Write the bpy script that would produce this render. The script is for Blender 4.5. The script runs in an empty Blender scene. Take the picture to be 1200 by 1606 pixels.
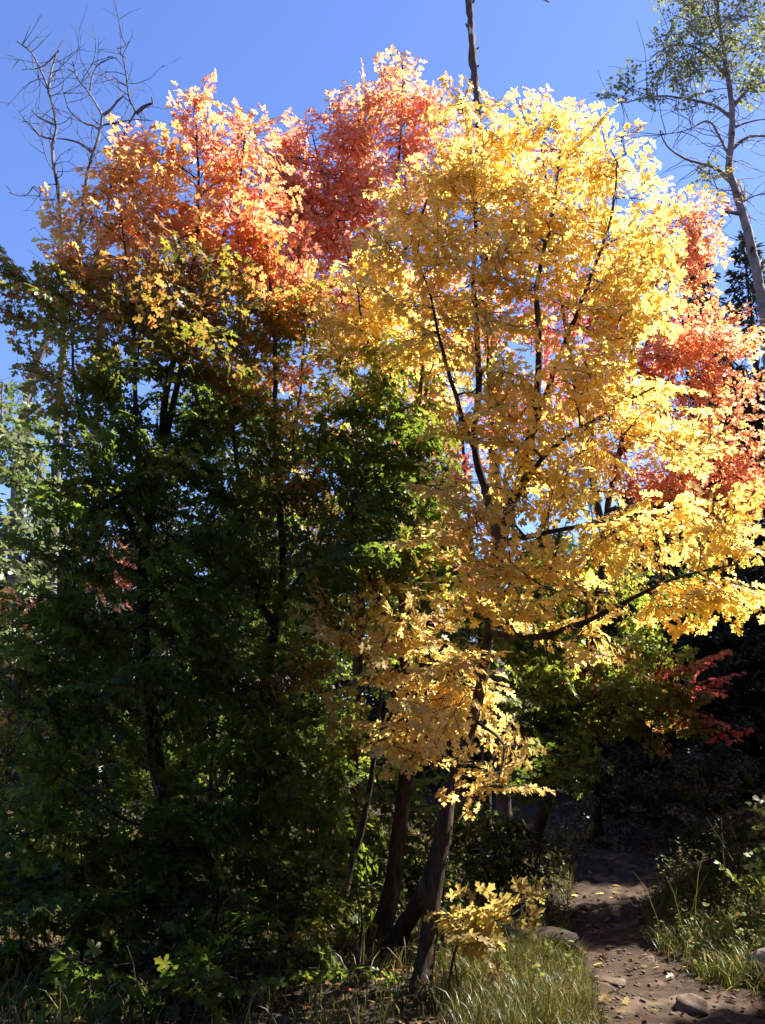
import bpy, math, random
import numpy as np
from math import radians as R, sin, cos, tan, pi

random.seed(7)
rng = np.random.default_rng(11)
scene = bpy.context.scene
COL = scene.collection

# ------------------------------------------------------------------ camera
CAM_Z = 1.55
PITCH = R(15.0)
F = 1391.0                      # focal length in photo pixels (1200 x 1606)
cd = bpy.data.cameras.new("camera")
cd.sensor_fit = 'VERTICAL'
cd.angle_y = 2 * math.atan(803 / F)
cd.clip_start = 0.05
cd.clip_end = 2000
cam = bpy.data.objects.new("camera", cd)
cam.location = (0, 0, CAM_Z)
cam.rotation_euler = (pi / 2 + PITCH, 0, 0)
COL.objects.link(cam)
scene.camera = cam

# ------------------------------------------------------------------ light
SUN_AZ = R(68)                  # to the right of the view direction
SUN_EL = R(51)
SUN = np.array([sin(SUN_AZ) * cos(SUN_EL), cos(SUN_AZ) * cos(SUN_EL), sin(SUN_EL)])
w = bpy.data.worlds.new("World")
scene.world = w
w.use_nodes = True
wt = w.node_tree
wt.nodes.clear()
sky = wt.nodes.new("ShaderNodeTexSky")
sky.sky_type = 'NISHITA'
sky.sun_disc = False
sky.sun_elevation = SUN_EL
sky.sun_rotation = SUN_AZ       # measured from +Y towards +X
sky.altitude = 400
sky.air_density = 1.15
sky.dust_density = 0.3
sky.ozone_density = 4.0
bg = wt.nodes.new("ShaderNodeBackground")
bg.inputs[1].default_value = 0.070
wo = wt.nodes.new("ShaderNodeOutputWorld")
hs = wt.nodes.new("ShaderNodeHueSaturation")
hs.inputs["Hue"].default_value = .517
hs.inputs["Saturation"].default_value = 1.13
wt.links.new(sky.outputs[0], hs.inputs["Color"])
wt.links.new(hs.outputs[0], bg.inputs[0])
wt.links.new(bg.outputs[0], wo.inputs[0])

sd = bpy.data.lights.new("sun", 'SUN')
sd.energy = 5.0
sd.angle = R(0.53)
sd.color = (1.0, 0.95, 0.86)
so = bpy.data.objects.new("sun", sd)
so.rotation_euler = (pi / 2 - SUN_EL, 0, -SUN_AZ + pi)
so.location = (20, 12, 25)
COL.objects.link(so)

vs = scene.view_settings
scene.display_settings.display_device = 'sRGB'
vs.view_transform = 'Standard'
vs.look = 'None'
vs.exposure = 1.9
vs.gamma = 1.0
scene.cycles.max_bounces = 10
scene.cycles.diffuse_bounces = 8
scene.cycles.glossy_bounces = 2
scene.cycles.transmission_bounces = 8
scene.cycles.transparent_max_bounces = 4
scene.cycles.caustics_reflective = False
scene.cycles.caustics_refractive = False

# ------------------------------------------------------------------ helpers
CP, SP = cos(PITCH), sin(PITCH)

def ray(px, py):
    u = (px - 600) / F
    v = (803 - py) / F
    return np.array([u, CP - v * SP, SP + v * CP])

def at(px, py, Y):
    """The point at distance Y in front of the camera position seen at a photo pixel."""
    d = ray(px, py)
    return np.array([0, 0, CAM_Z]) + d * (Y / d[1])

def unit(v):
    v = np.asarray(v, float)
    return v / (np.linalg.norm(v, axis=-1, keepdims=True) + 1e-12)

def smooth(t):
    t = np.clip(t, 0, 1)
    return t * t * (3 - 2 * t)

class MB:
    """Collects vertices, faces and per-vertex tints; builds ONE mesh object."""
    def __init__(self):
        self.v, self.c, self.f, self.n = [], [], [], 0
    def add(self, verts, faces, col=None):
        verts = np.asarray(verts, float).reshape(-1, 3)
        faces = np.asarray(faces, np.int64)
        self.v.append(verts)
        if col is None:
            col = (1, 1, 1)
        col = np.broadcast_to(np.asarray(col, float), (len(verts), 3))
        self.c.append(col)
        self.f.append(faces + self.n)
        self.n += len(verts)
    def build(self, name, mat, parent=None, smooth_=False):
        me = bpy.data.meshes.new(name)
        v = np.concatenate(self.v)
        c = np.concatenate(self.c)
        me.vertices.add(len(v))
        me.vertices.foreach_set("co", v.astype(np.float32).ravel())
        sizes = np.concatenate([np.full(len(f), f.shape[1]) for f in self.f])
        loops = np.concatenate([f.ravel() for f in self.f])
        me.loops.add(len(loops))
        me.loops.foreach_set("vertex_index", loops.astype(np.int32))
        me.polygons.add(len(sizes))
        starts = np.concatenate([[0], np.cumsum(sizes)[:-1]])
        me.polygons.foreach_set("loop_start", starts.astype(np.int32))
        me.polygons.foreach_set("loop_total", sizes.astype(np.int32))
        if smooth_:
            me.polygons.foreach_set("use_smooth", np.ones(len(sizes), bool))
        me.update(calc_edges=True)
        a = me.color_attributes.new("tint", 'FLOAT_COLOR', 'POINT')
        cc = np.ones((len(v), 4), np.float32)
        cc[:, :3] = c
        a.data.foreach_set("color", cc.ravel())
        me.validate()
        me.materials.append(mat)
        o = bpy.data.objects.new(name, me)
        COL.objects.link(o)
        if parent is not None:
            o.parent = parent
            o.matrix_parent_inverse = parent.matrix_basis.inverted()
        return o

def tag(o, label=None, cat=None, group=None, kind=None):
    if label: o["label"] = label
    if cat: o["category"] = cat
    if group: o["group"] = group
    if kind: o["kind"] = kind
    return o

def empty(name, loc):
    o = bpy.data.objects.new(name, None)
    o.location = tuple(float(a) for a in loc)
    COL.objects.link(o)
    bpy.context.view_layer.update()
    return o

def frames(pts):
    """Parallel-transported normals along a polyline."""
    t = np.gradient(pts, axis=0)
    t = unit(t)
    n = np.cross(t[0], [0.31, 0.95, 0.05])
    if np.linalg.norm(n) < 1e-3:
        n = np.cross(t[0], [1, 0, 0])
    n = unit(n)
    N = []
    for i in range(len(pts)):
        n = n - t[i] * np.dot(n, t[i])
        n = unit(n)
        N.append(n)
    N = np.array(N)
    return t, N, np.cross(t, N)

def tube(mb, pts, rad, sides=6, col=None, rough=0.0, cap=True):
    pts = np.asarray(pts, float)
    if len(pts) < 2:
        return
    rad = np.broadcast_to(np.asarray(rad, float), (len(pts),))
    t, N, B = frames(pts)
    a = np.arange(sides) * 2 * pi / sides
    rr = rad[:, None] * np.ones(sides)
    if rough > 0:
        rr = rr * (1 + rough * rng.standard_normal(rr.shape))
    ring = pts[:, None, :] + rr[..., None] * (np.cos(a)[None, :, None] * N[:, None, :] + np.sin(a)[None, :, None] * B[:, None, :])
    k = len(pts)
    i, j = np.meshgrid(np.arange(k - 1), np.arange(sides), indexing='ij')
    j2 = (j + 1) % sides
    f = np.stack([i * sides + j, i * sides + j2, (i + 1) * sides + j2, (i + 1) * sides + j], -1).reshape(-1, 4)
    mb.add(ring.reshape(-1, 3), f, col)
    if cap:
        for e, flip in ((0, True), (k - 1, False)):
            vv = np.concatenate([ring[e], pts[e][None]])
            ff = [[q, (q + 1) % sides, sides] for q in range(sides)]
            ff = np.array(ff)
            if flip: ff = ff[:, ::-1]
            mb.add(vv, ff, col)

def catmull(pts, step):
    pts = np.asarray(pts, float)
    P = np.concatenate([[2 * pts[0] - pts[1]], pts, [2 * pts[-1] - pts[-2]]])
    out = []
    for i in range(1, len(P) - 2):
        L = np.linalg.norm(P[i + 1] - P[i])
        n = max(2, int(L / step))
        for u in np.arange(n) / n:
            a, b, c, d = P[i - 1], P[i], P[i + 1], P[i + 2]
            out.append(0.5 * (2 * b + (c - a) * u + (2 * a - 5 * b + 4 * c - d) * u * u + (3 * b - a - 3 * c + d) * u ** 3))
    out.append(pts[-1])
    return np.array(out)

# ------------------------------------------------------------------ materials
def nodes(name):
    m = bpy.data.materials.new(name)
    m.use_nodes = True
    t = m.node_tree
    t.nodes.clear()
    out = t.nodes.new("ShaderNodeOutputMaterial")
    return m, t, out

def leaf_material(name, trans=0.45, rough=0.42, spec=0.4, tgain=1.15):
    m, t, out = nodes(name)
    at_ = t.nodes.new("ShaderNodeAttribute"); at_.attribute_name = "tint"
    tc = t.nodes.new("ShaderNodeTexCoord")
    nz = t.nodes.new("ShaderNodeTexNoise"); nz.inputs["Scale"].default_value = 38; nz.inputs["Detail"].default_value = 3
    rp = t.nodes.new("ShaderNodeMapRange"); rp.inputs[1].default_value = .3; rp.inputs[2].default_value = .7
    rp.inputs[3].default_value = .78; rp.inputs[4].default_value = 1.15
    mul = t.nodes.new("ShaderNodeMix"); mul.data_type = 'RGBA'; mul.blend_type = 'MULTIPLY'; mul.inputs[0].default_value = 1
    t.links.new(tc.outputs["Object"], nz.inputs["Vector"])
    t.links.new(nz.outputs["Fac"], rp.inputs[0])
    n2 = t.nodes.new("ShaderNodeTexNoise"); n2.inputs["Scale"].default_value = 130; n2.inputs["Detail"].default_value = 2
    r2 = t.nodes.new("ShaderNodeMapRange"); r2.inputs[1].default_value = .64; r2.inputs[2].default_value = .72
    r2.inputs[3].default_value = 0; r2.inputs[4].default_value = .65
    sp = t.nodes.new("ShaderNodeMix"); sp.data_type = 'RGBA'; sp.inputs[7].default_value = (.10, .055, .02, 1)
    t.links.new(tc.outputs["Object"], n2.inputs["Vector"]); t.links.new(n2.outputs["Fac"], r2.inputs[0])
    t.links.new(r2.outputs[0], sp.inputs[0]); t.links.new(at_.outputs["Color"], sp.inputs[6])
    t.links.new(sp.outputs[2], mul.inputs[6])
    t.links.new(rp.outputs[0], mul.inputs[7])
    p = t.nodes.new("ShaderNodeBsdfPrincipled")
    p.inputs["Roughness"].default_value = rough
    p.inputs["Specular IOR Level"].default_value = spec
    tr = t.nodes.new("ShaderNodeBsdfTranslucent")
    g = t.nodes.new("ShaderNodeMix"); g.data_type = 'RGBA'; g.blend_type = 'MULTIPLY'; g.inputs[0].default_value = 1
    g.inputs[7].default_value = (tgain, tgain, tgain * .8, 1)
    mx = t.nodes.new("ShaderNodeMixShader"); mx.inputs[0].default_value = trans
    t.links.new(mul.outputs[2], p.inputs["Base Color"])
    t.links.new(mul.outputs[2], g.inputs[6])
    t.links.new(g.outputs[2], tr.inputs["Color"])
    t.links.new(p.outputs[0], mx.inputs[1])
    t.links.new(tr.outputs[0], mx.inputs[2])
    t.links.new(mx.outputs[0], out.inputs[0])
    return m

def solid_material(name, c1, c2, scale=8, rough=0.85, bump=0.5, stretch=(1, 1, 1), c3=None, spec=0.2, dist=0.02, s3=3.0, t3=(0.55, 0.68)):
    m, t, out = nodes(name)
    tc = t.nodes.new("ShaderNodeTexCoord")
    mp = t.nodes.new("ShaderNodeMapping"); mp.inputs["Scale"].default_value = stretch
    nz = t.nodes.new("ShaderNodeTexNoise"); nz.inputs["Scale"].default_value = scale
    nz.inputs["Detail"].default_value = 8; nz.inputs["Roughness"].default_value = .65
    rp = t.nodes.new("ShaderNodeValToRGB")
    rp.color_ramp.elements[0].position = .35; rp.color_ramp.elements[0].color = (*c1, 1)
    rp.color_ramp.elements[1].position = .66; rp.color_ramp.elements[1].color = (*c2, 1)
    p = t.nodes.new("ShaderNodeBsdfPrincipled")
    p.inputs["Roughness"].default_value = rough
    p.inputs["Specular IOR Level"].default_value = spec
    t.links.new(tc.outputs["Object"], mp.inputs[0]); t.links.new(mp.outputs[0], nz.inputs["Vector"])
    t.links.new(nz.outputs["Fac"], rp.inputs[0])
    col = rp.outputs[0]
    if c3 is not None:
        n2 = t.nodes.new("ShaderNodeTexNoise"); n2.inputs["Scale"].default_value = s3; n2.inputs["Detail"].default_value = 5
        r2 = t.nodes.new("ShaderNodeMapRange"); r2.inputs[1].default_value = t3[0]; r2.inputs[2].default_value = t3[1]
        mx = t.nodes.new("ShaderNodeMix"); mx.data_type = 'RGBA'
        mx.inputs[7].default_value = (*c3, 1)
        t.links.new(mp.outputs[0], n2.inputs["Vector"]); t.links.new(n2.outputs["Fac"], r2.inputs[0])
        t.links.new(r2.outputs[0], mx.inputs[0]); t.links.new(col, mx.inputs[6])
        col = mx.outputs[2]
    t.links.new(col, p.inputs["Base Color"])
    b = t.nodes.new("ShaderNodeBump"); b.inputs["Strength"].default_value = bump; b.inputs["Distance"].default_value = dist
    t.links.new(nz.outputs["Fac"], b.inputs["Height"]); t.links.new(b.outputs[0], p.inputs["Normal"])
    t.links.new(p.outputs[0], out.inputs[0])
    return m

M_MAPLE = leaf_material("maple_leaf", .67, .38, .30, 1.2)
M_ASPEN = leaf_material("aspen_leaf", .4, .4, .4)
M_NEEDLE = leaf_material("spruce_needle", .12, .55, .25, 1.0)
M_WEED = leaf_material("weed_leaf", .4, .6, .15)
M_GRASS = leaf_material("grass_blade", .35, .4, .4)
M_BARK = solid_material("maple_bark", (.022, .014, .009), (.075, .048, .030), 26, .9, 1.0, (1, 1, .30), (.13, .105, .07), s3=7, t3=(.56, .66), dist=.035)
M_ASPENBARK = solid_material("aspen_bark", (.15, .11, .11), (.27, .21, .21), 9, .8, .8, (1, 1, .6), (.03, .02, .02), s3=6, t3=(.58, .66))
M_DEADWOOD = solid_material("weathered_dead_wood", (.09, .07, .07), (.30, .26, .25), 14, .85, .5, (1, 1, .3), (.035, .025, .03), t3=(.45, .58))
M_SNAG = solid_material("snag_bark", (.07, .045, .045), (.14, .09, .09), 12, .9, 1.0, (1, 1, .35), (.55, .48, .44), s3=4.0, t3=(.61, .64))
M_SPRUCEBARK = solid_material("spruce_bark", (.04, .028, .022), (.10, .07, .055), 14, .9, .7, (1, 1, .4))
M_LOG = solid_material("old_log_wood", (.014, .009, .006), (.05, .032, .021), 14, .85, .7, (.12, 1.0, 1.0), (.13, .09, .065))
M_LOGGREY = solid_material("grey_log_wood", (.12, .09, .085), (.26, .21, .20), 9, .85, .7, (.2, 1, 1), (.10, .06, .05))
M_SOIL = solid_material("forest_soil", (.020, .013, .009), (.055, .036, .024), 5, .95, .8, (1, 1, 1), (.07, .045, .02), dist=.04)
M_PATH = solid_material("dirt_path", (.026, .016, .010), (.064, .040, .025), 6, .95, 1.0, (1, 1, 1), (.115, .078, .052), dist=.03)
M_ROCK = solid_material("path_stone", (.08, .055, .04), (.18, .135, .10), 12, .9, .6)

# ------------------------------------------------------------------ ground
def flat(px, py):
    d = ray(px, py)
    k = CAM_Z / -d[2]
    for _ in range(40):
        y = d[1] * k
        z = .075 * max(0, y - 8) * float(smooth((y - 8) / 3))
        k += .5 * ((CAM_Z - z) / -d[2] - k)
    return np.array([0, 0, CAM_Z]) + d * k

_pl = [flat(*p) for p in ((1000, 1606), (930, 1590), (908, 1500), (893, 1420), (905, 1370), (950, 1330))]
_pr = [flat(*p) for p in ((1420, 1606), (1260, 1588), (1120, 1558), (1036, 1515), (1000, 1450), (1008, 1400), (1045, 1340))]
PLY = np.array([0.0, 3.5] + [p[1] for p in _pl][1:] + [20, 30]); PLX = np.array([.2, 1.0] + [p[0] for p in _pl][1:] + [5.5, 11])
PRY = np.array([0.0, 3.5] + [p[1] for p in _pr][1:] + [20, 30]); PRX = np.array([3.4, 3.2] + [p[0] for p in _pr][1:] + [6.7, 12.5])
_o = np.argsort(PLY); PLY, PLX = PLY[_o], PLX[_o]
_o = np.argsort(PRY); PRY, PRX = PRY[_o], PRX[_o]
def path_l(y): return np.interp(y, PLY, PLX)
def path_r(y): return np.interp(y, PRY, PRX)

def gz(x, y):
    x = np.asarray(x, float); y = np.asarray(y, float)
    near = smooth((60 - np.abs(y)) / 30)
    xl, xr = path_l(y), path_r(y)
    z = 0.30 * smooth((x - xr) / 0.9) + 0.10 * smooth((xl - x) / 0.5)
    z = z + 0.05 * np.sin(x * 1.3 + 1.0) * np.sin(y * 1.1 + .4) * smooth(np.maximum(xl - x, x - xr) / .6)
    z = z + 0.012 * np.sin(x * 5.1 + y * 2.2) + 0.010 * np.sin(y * 6.3 - x * 3.7 + 1)
    z = z + .075 * np.maximum(0, y - 8) * smooth((y - 8) / 3)
    return z * near

def sheet(xs, ys, zf, name, mat, kind="structure"):
    X, Y = np.meshgrid(xs, ys, indexing='ij')
    v = np.stack([X, Y, zf(X, Y)], -1).reshape(-1, 3)
    a, b = X.shape
    i, j = np.meshgrid(np.arange(a - 1), np.arange(b - 1), indexing='ij')
    f = np.stack([i * b + j, (i + 1) * b + j, (i + 1) * b + j + 1, i * b + j + 1], -1).reshape(-1, 4)
    mb = MB(); mb.add(v, f)
    o = mb.build(name, mat, smooth_=True)
    o["kind"] = kind
    return o

gx = np.unique(np.concatenate([np.linspace(-600, -20, 12), np.linspace(-20, -5, 30), np.linspace(-5, 6, 130), np.linspace(6, 20, 30), np.linspace(20, 600, 12)]))
gy = np.unique(np.concatenate([np.linspace(-600, -10, 12), np.linspace(-10, 3, 30), np.linspace(3, 16, 150), np.linspace(16, 40, 30), np.linspace(40, 900, 14)]))
sheet(gx, gy, lambda x, y: gz(x, y), "ground", M_SOIL)

def path_sheet():
    ys = np.linspace(-3, 28, 420)
    us = np.linspace(-0.06, 1.06, 40)
    U, Y = np.meshgrid(us, ys, indexing='ij')
    wob = 0.05 * np.sin(Y * 3.1) + .03 * np.sin(Y * 7.7 + 1)
    X = path_l(Y) + (path_r(Y) - path_l(Y)) * U + wob * (np.abs(U - .5) * 2)
    lump = .010 * np.sin(X * 17 + Y * 5) * np.sin(Y * 13 - X * 6) + .007 * np.sin(X * 31 - Y * 23)
    Z = gz(X, Y) + .022 + lump - 0.03 * smooth((np.abs(U - .5) - .44) / .1)
    v = np.stack([X, Y, Z], -1).reshape(-1, 3)
    a, b = X.shape
    i, j = np.meshgrid(np.arange(a - 1), np.arange(b - 1), indexing='ij')
    f = np.stack([i * b + j, (i + 1) * b + j, (i + 1) * b + j + 1, i * b + j + 1], -1).reshape(-1, 4)
    mb = MB(); mb.add(v, f)
    mb.build("path", M_PATH, smooth_=True)["kind"] = "structure"
path_sheet()

# ------------------------------------------------------------------ leaves
_half = [(.10, -.03), (.30, -.02), (.27, .12), (.18, .20), (.40, .31), (.53, .40), (.45, .53), (.30, .51), (.13, .45), (.19, .66), (.27, .77), (.11, .84)]
MAPLE_OUT = np.array([(0, 0)] + _half + [(0, 1.0)] + [(-x, y) for x, y in _half[::-1]])
_half2 = [(.30, .0), (.16, .20), (.50, .42), (.14, .46), (.22, .76)]
MAPLE_LOW = np.array([(0, 0)] + _half2 + [(0, 1.0)] + [(-x, y) for x, y in _half2[::-1]])
OVAL = np.array([(0, 0), (.36, .25), (.38, .55), (0, 1), (-.38, .55), (-.36, .25)])

def leaf_template(outline, cx=.36, fold=.22, droop=.25):
    pts = np.concatenate([outline, [[0, cx]]])
    z = fold * np.abs(pts[:, 0]) - droop * pts[:, 1] ** 2 * .6 - .25 * np.abs(pts[:, 0]) ** 2
    v = np.column_stack([pts, z])
    n = len(outline)
    f = np.array([[i, (i + 1) % n, n] for i in range(n)])
    return v, f
T_HI = leaf_template(MAPLE_OUT)
T_LO = leaf_template(MAPLE_LOW)
T_OV = leaf_template(OVAL, .45, .15, .1)

def put_leaves(mb, tmpl, pos, axis, nrm, size, col):
    v, f = tmpl
    n = len(pos)
    if n == 0:
        return
    a = unit(axis)
    wv = unit(nrm - a * np.sum(nrm * a, 1, keepdims=True))
    x = np.cross(a, wv)
    curl = rng.uniform(.4, 1.9, n)
    asp = rng.uniform(.82, 1.12, n)
    V = (pos[:, None, :] + size[:, None, None] * (v[None, :, 0:1] * asp[:, None, None] * x[:, None, :] + v[None, :, 1:2] * a[:, None, :]
         + v[None, :, 2:3] * curl[:, None, None] * wv[:, None, :]))
    Fx = f[None] + (np.arange(n) * len(v))[:, None, None]
    C = np.repeat(col, len(v), axis=0)
    mb.add(V.reshape(-1, 3), Fx.reshape(-1, 3), C)

# leaf colours (linear albedo), as (colour, weight) lists
Y1, Y2, Y3 = (.86, .65, .17), (.86, .58, .14), (.88, .70, .30)
O1, O2, O3 = (.78, .34, .13), (.72, .26, .10), (.84, .50, .20)
R1, R2, R3 = (.78, .20, .14), (.70, .13, .11), (.85, .40, .30)
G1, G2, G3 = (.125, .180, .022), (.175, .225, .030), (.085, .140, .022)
GY = (.34, .34, .05); OL = (.26, .19, .035); LG = (.19, .26, .045)
PAL = {
    "yellow": [(Y1, 4), (Y2, 3), (Y3, 3), (O3, .4)],
    "yelloworange": [(Y1, 3), (Y2, 4), (O3, 3), (O1, 1)],
    "yellowgreen": [(Y1, 2), (GY, 3), (LG, 2)],
    "orange": [(O1, 3), (O2, 2), (O3, 4), (Y2, 2), (R1, 1)],
    "redorange": [(R1, 3.5), (O2, 2.5), (O1, 2.5), (R3, 3.5), (O3, 1.2)],
    "red": [(R1, 4), (R2, 3), (R3, 3), (O2, 1)],
    "pink": [(R3, 5), (O1, 2), (R1, 1), (O3, 2.5)],
    "olive": [(OL, 4), (G2, 3), (O2, 1.2), (GY, 1), (O1, .5)],
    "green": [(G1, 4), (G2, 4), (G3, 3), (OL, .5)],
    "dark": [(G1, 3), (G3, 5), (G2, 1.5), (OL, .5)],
    "litgreen": [(LG, 4), (GY, 2), (G2, 3)],  # lighter green, sunlight on the leaves put into the colour
    "mixed": [(G2, 3), (LG, 4), (R1, 1.6), (GY, 2), (O2, 1)],
    "tan": [((.74, .54, .19), 4), (Y3, 3), (O3, .8), ((.66, .47, .17), 3)],  # yellow toned down for shaded undersides with light coming through
    "coral": [(R3, 5), (O1, 3), (O3, 2.2), (R1, 1.8), (Y2, .3), ((.80, .40, .26), 2)],
    "rust": [((.34, .15, .04), 4), (OL, 3), (O2, 2), (O1, 1.5), (G2, 1.5)],
    "scarlet": [(R2, 4), (R1, 2), ((.40, .04, .05), 3), (O2, 1)],
    "scarletmix": [(R2, 3), (R1, 3), (O2, 2), (LG, 2), (GY, 1)],
    "shadedyellow": [((.46, .35, .12), 4), ((.56, .42, .14), 2), ((.36, .26, .09), 2)],  # shade on the little sapling's yellow leaves, darkened into the colour
    "blend": [(Y1, 3), (GY, 3), (G2, 2), (LG, 1.5), (R1, 1), (O3, 1)],
    "palegreen": [((.22, .26, .10), 4), ((.14, .19, .06), 3), ((.30, .30, .12), 1)],
    "aspen": [((.28, .30, .12), 4), ((.20, .23, .09), 3), ((.44, .43, .22), 2)],
    "aspenyellow": [((.60, .42, .05), 3), ((.35, .33, .05), 2)],
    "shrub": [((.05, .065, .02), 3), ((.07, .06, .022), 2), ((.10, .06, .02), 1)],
}
def pick(pal, n):
    p = PAL[pal]
    c = np.array([q[0] for q in p], float)
    wgt = np.array([q[1] for q in p], float); wgt /= wgt.sum()
    k = rng.choice(len(p), n, p=wgt)
    k2 = rng.choice(len(p), n, p=wgt)
    m = rng.uniform(0, .45, (n, 1))
    return (c[k] * (1 - m) + c[k2] * m) * rng.uniform(.68, 1.2, (n, 1))

UP = np.array([0, 0, 1.0])
def spray(leafmb, twigmb, p, d, pal, size, tmpl, length=.42, leaves=1.0, hang=0.25):
    """A flat spray of opposite leaves at p growing along d."""
    d = unit(d)
    n = unit(.50 * UP + .42 * SUN + .30 * rng.standard_normal(3))
    side = unit(np.cross(d, n))
    n = np.cross(side, d)
    twigs = [(p - d * length * .45, p + d * length * .55)]
    for s in (-1, 1):
        o = p + d * length * rng.uniform(-.3, .05)
        e = o + (side * s * rng.uniform(.45, .7) + d * rng.uniform(.35, .7) + n * rng.uniform(-.12, .12)) * length * .62
        twigs.append((o, e))
    pos, ax, no = [], [], []
    for a, b in twigs:
        tl = np.linalg.norm(b - a); td = (b - a) / tl
        ts = unit(np.cross(td, n))
        sag = -UP * tl * .12
        mid = (a + b) / 2 - sag * .3
        tube(twigmb, [a, mid, b], [.0032, .0026, .0014], 3, cap=False)
        k = max(2, int(round(tl / (.085 * size / .1) * leaves)))
        for i in range(k):
            u = .25 + .75 * i / max(1, k - 1)
            q = a + (b - a) * u
            for s in (-1, 1):
                ld = ts * s * rng.uniform(.6, 1.1) + td * rng.uniform(.2, .9) - UP * rng.uniform(0, hang * 2)
                ld = unit(ld)
                pos.append(q + ld * size * rng.uniform(.25, .5)); ax.append(ld - UP * rng.uniform(0, hang))
                no.append(n + rng.standard_normal(3) * .38)
        pos.append(b); ax.append(td - UP * rng.uniform(0, hang)); no.append(n + rng.standard_normal(3) * .3)
    pos = np.array(pos); ax = np.array(ax); no = np.array(no)
    sz = size * rng.uniform(.5, 1.25, len(pos))
    put_leaves(leafmb, tmpl, pos, ax, no, sz, pick(pal, len(pos)) * .58 + pick(pal, 1) * .42)

AREA = 0.0
def grow(name, label, cat, group, stems, blobs, leaf=.072, tmpl=T_HI, bark=None, leafmat=None, lai=3.3, length=.42,
         bark_name="trunk", bushy=False, hang=.25, branch_gain=1.0, twigs=0):
    """stems: (points as (px, py, Y), base radius, tip radius); blobs: (px, py, rx, ry, Y, rY, palette, density)."""
    bark = bark or M_BARK; leafmat = leafmat or M_MAPLE
    tm, lm, tw = MB(), MB(), MB()
    nodes_, ndir, nrad, nchain = [], [], [], []
    base = None
    for si, (pts, r0, r1) in enumerate(stems):
        P = np.array([at(*p) if len(p) == 3 else np.array(p[:3], float) for p in pts])
        if si == 0 or pts[0][1] > 1380:
            P[0][2] = gz(P[0][0], P[0][1]) - .05
        if base is None: base = P[0].copy()
        C = catmull(P, .10)
        k = len(C)
        s = np.linspace(0, 1, k)
        wob = np.cumsum(rng.standard_normal((k, 3)) * .004, axis=0)
        wob -= wob[0] + (wob[-1] - wob[0]) * s[:, None]
        C = C + wob
        rad = r0 + (r1 - r0) * s ** .8
        if P[0][2] < .3:
            rad = rad * (1 + .55 * np.exp(-s * k * .10 / .14))
        tube(tm, C, rad, 14 if r0 > .03 else 8, rough=.05)
        t = unit(np.gradient(C, axis=0))
        for i in range(0, k):
            if C[i][2] > (.15 if bushy else .7):
                nodes_.append(C[i]); ndir.append(t[i]); nrad.append(rad[i]); nchain.append(-1)
    sp = []
    for (px, py, rx, ry, Y, rY, pal, dens) in blobs:
        c = at(px, py, Y)
        ex = at(px + 1, py, Y) - c
        ey = at(px, py - 1, Y) - c
        wx, wy = rx * ex, ry * ey
        area = pi * np.linalg.norm(wx) * np.linalg.norm(wy)
        n_leaf = area * lai * dens / (.42 * leaf * leaf)
        per = 6 * (length / (.085 * leaf / .1)) * .62 + 3
        n = max(1, int(round(n_leaf / per)))
        for _ in range(n):
            while True:
                q = rng.uniform(-1, 1, 3)
                if q @ q < 1: break
            p = c + q[0] * wx + q[1] * wy + np.array([0, q[2] * rY, 0])
            if p[2] < gz(p[0], p[1]) + .08: p[2] = gz(p[0], p[1]) + rng.uniform(.08, .3)
            sp.append((p, pal))
    A = np.array(nodes_)
    sp.sort(key=lambda q: np.min(np.sum((A - q[0]) ** 2, 1)))
    chains = []
    for p, pal in sp:
        A = np.array(nodes_)
        dv = p - A
        dist = np.linalg.norm(dv, axis=1)
        cosang = np.sum(dv * np.array(ndir), 1) / (dist + 1e-6)
        cost = dist * (1.35 - .35 * cosang) + .35 * np.maximum(0, A[:, 2] - p[2])
        i = int(np.argmin(cost))
        q, L = A[i], dist[i]
        if L < .06:
            spray(lm, tw, p, ndir[i] + UP * .3 + rng.standard_normal(3) * .5, pal, leaf, tmpl, length, hang=hang)
            if nchain[i] >= 0: chains[nchain[i]][1] += 1
            continue
        d0 = unit(ndir[i] * .55 + (p - q) / L + UP * .15)
        c1 = q + d0 * L * .38 + rng.standard_normal(3) * .03 * L
        dd = unit((p - q) / L + np.array([0, 0, .10]) + rng.standard_normal(3) * .15)
        c2 = p - dd * L * .3
        m = max(3, int(L / .13) + 1)
        u = np.linspace(0, 1, m)[:, None]
        C = (1 - u) ** 3 * q + 3 * (1 - u) ** 2 * u * c1 + 3 * (1 - u) * u ** 2 * c2 + u ** 3 * p
        t = unit(np.gradient(C, axis=0))
        ci = len(chains)
        chains.append([C, 1, nchain[i], nrad[i]])
        for j in range(1, m):
            nodes_.append(C[j]); ndir.append(t[j]); nrad.append(nrad[i] * .6); nchain.append(ci)
        spray(lm, tw, p, t[-1] + rng.standard_normal(3) * .22, pal, leaf, tmpl, length, hang=hang)
    for ci in range(len(chains) - 1, -1, -1):
        C, cnt, par, rmax = chains[ci]
        if par >= 0: chains[par][1] += cnt
        r0 = min(.0042 * math.sqrt(cnt) * branch_gain, max(.0035, rmax * .75))
        tube(tm, C, np.linspace(r0, max(.0026, r0 * .45), len(C)), 7 if r0 > .012 else 4, rough=.03, cap=False)
    for _ in range(twigs):
        i = rng.integers(0, len(nodes_)); 
        if nodes_[i][2] < 7.5: continue
        q = nodes_[i].copy(); d = unit(rng.standard_normal(3) * np.array([1, .7, .8]) + ndir[i] * .4 - UP * .15)
        bend = rng.standard_normal(3) * .16; L = rng.uniform(.3, 1.3); m = 8; pts = [q.copy()]
        for _k in range(m):
            d = unit(d + bend + rng.standard_normal(3) * .16); q = q + d * L / m; pts.append(q.copy())
        tube(tm, pts, np.linspace(.009, .004, m + 1), 3, cap=False)
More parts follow.
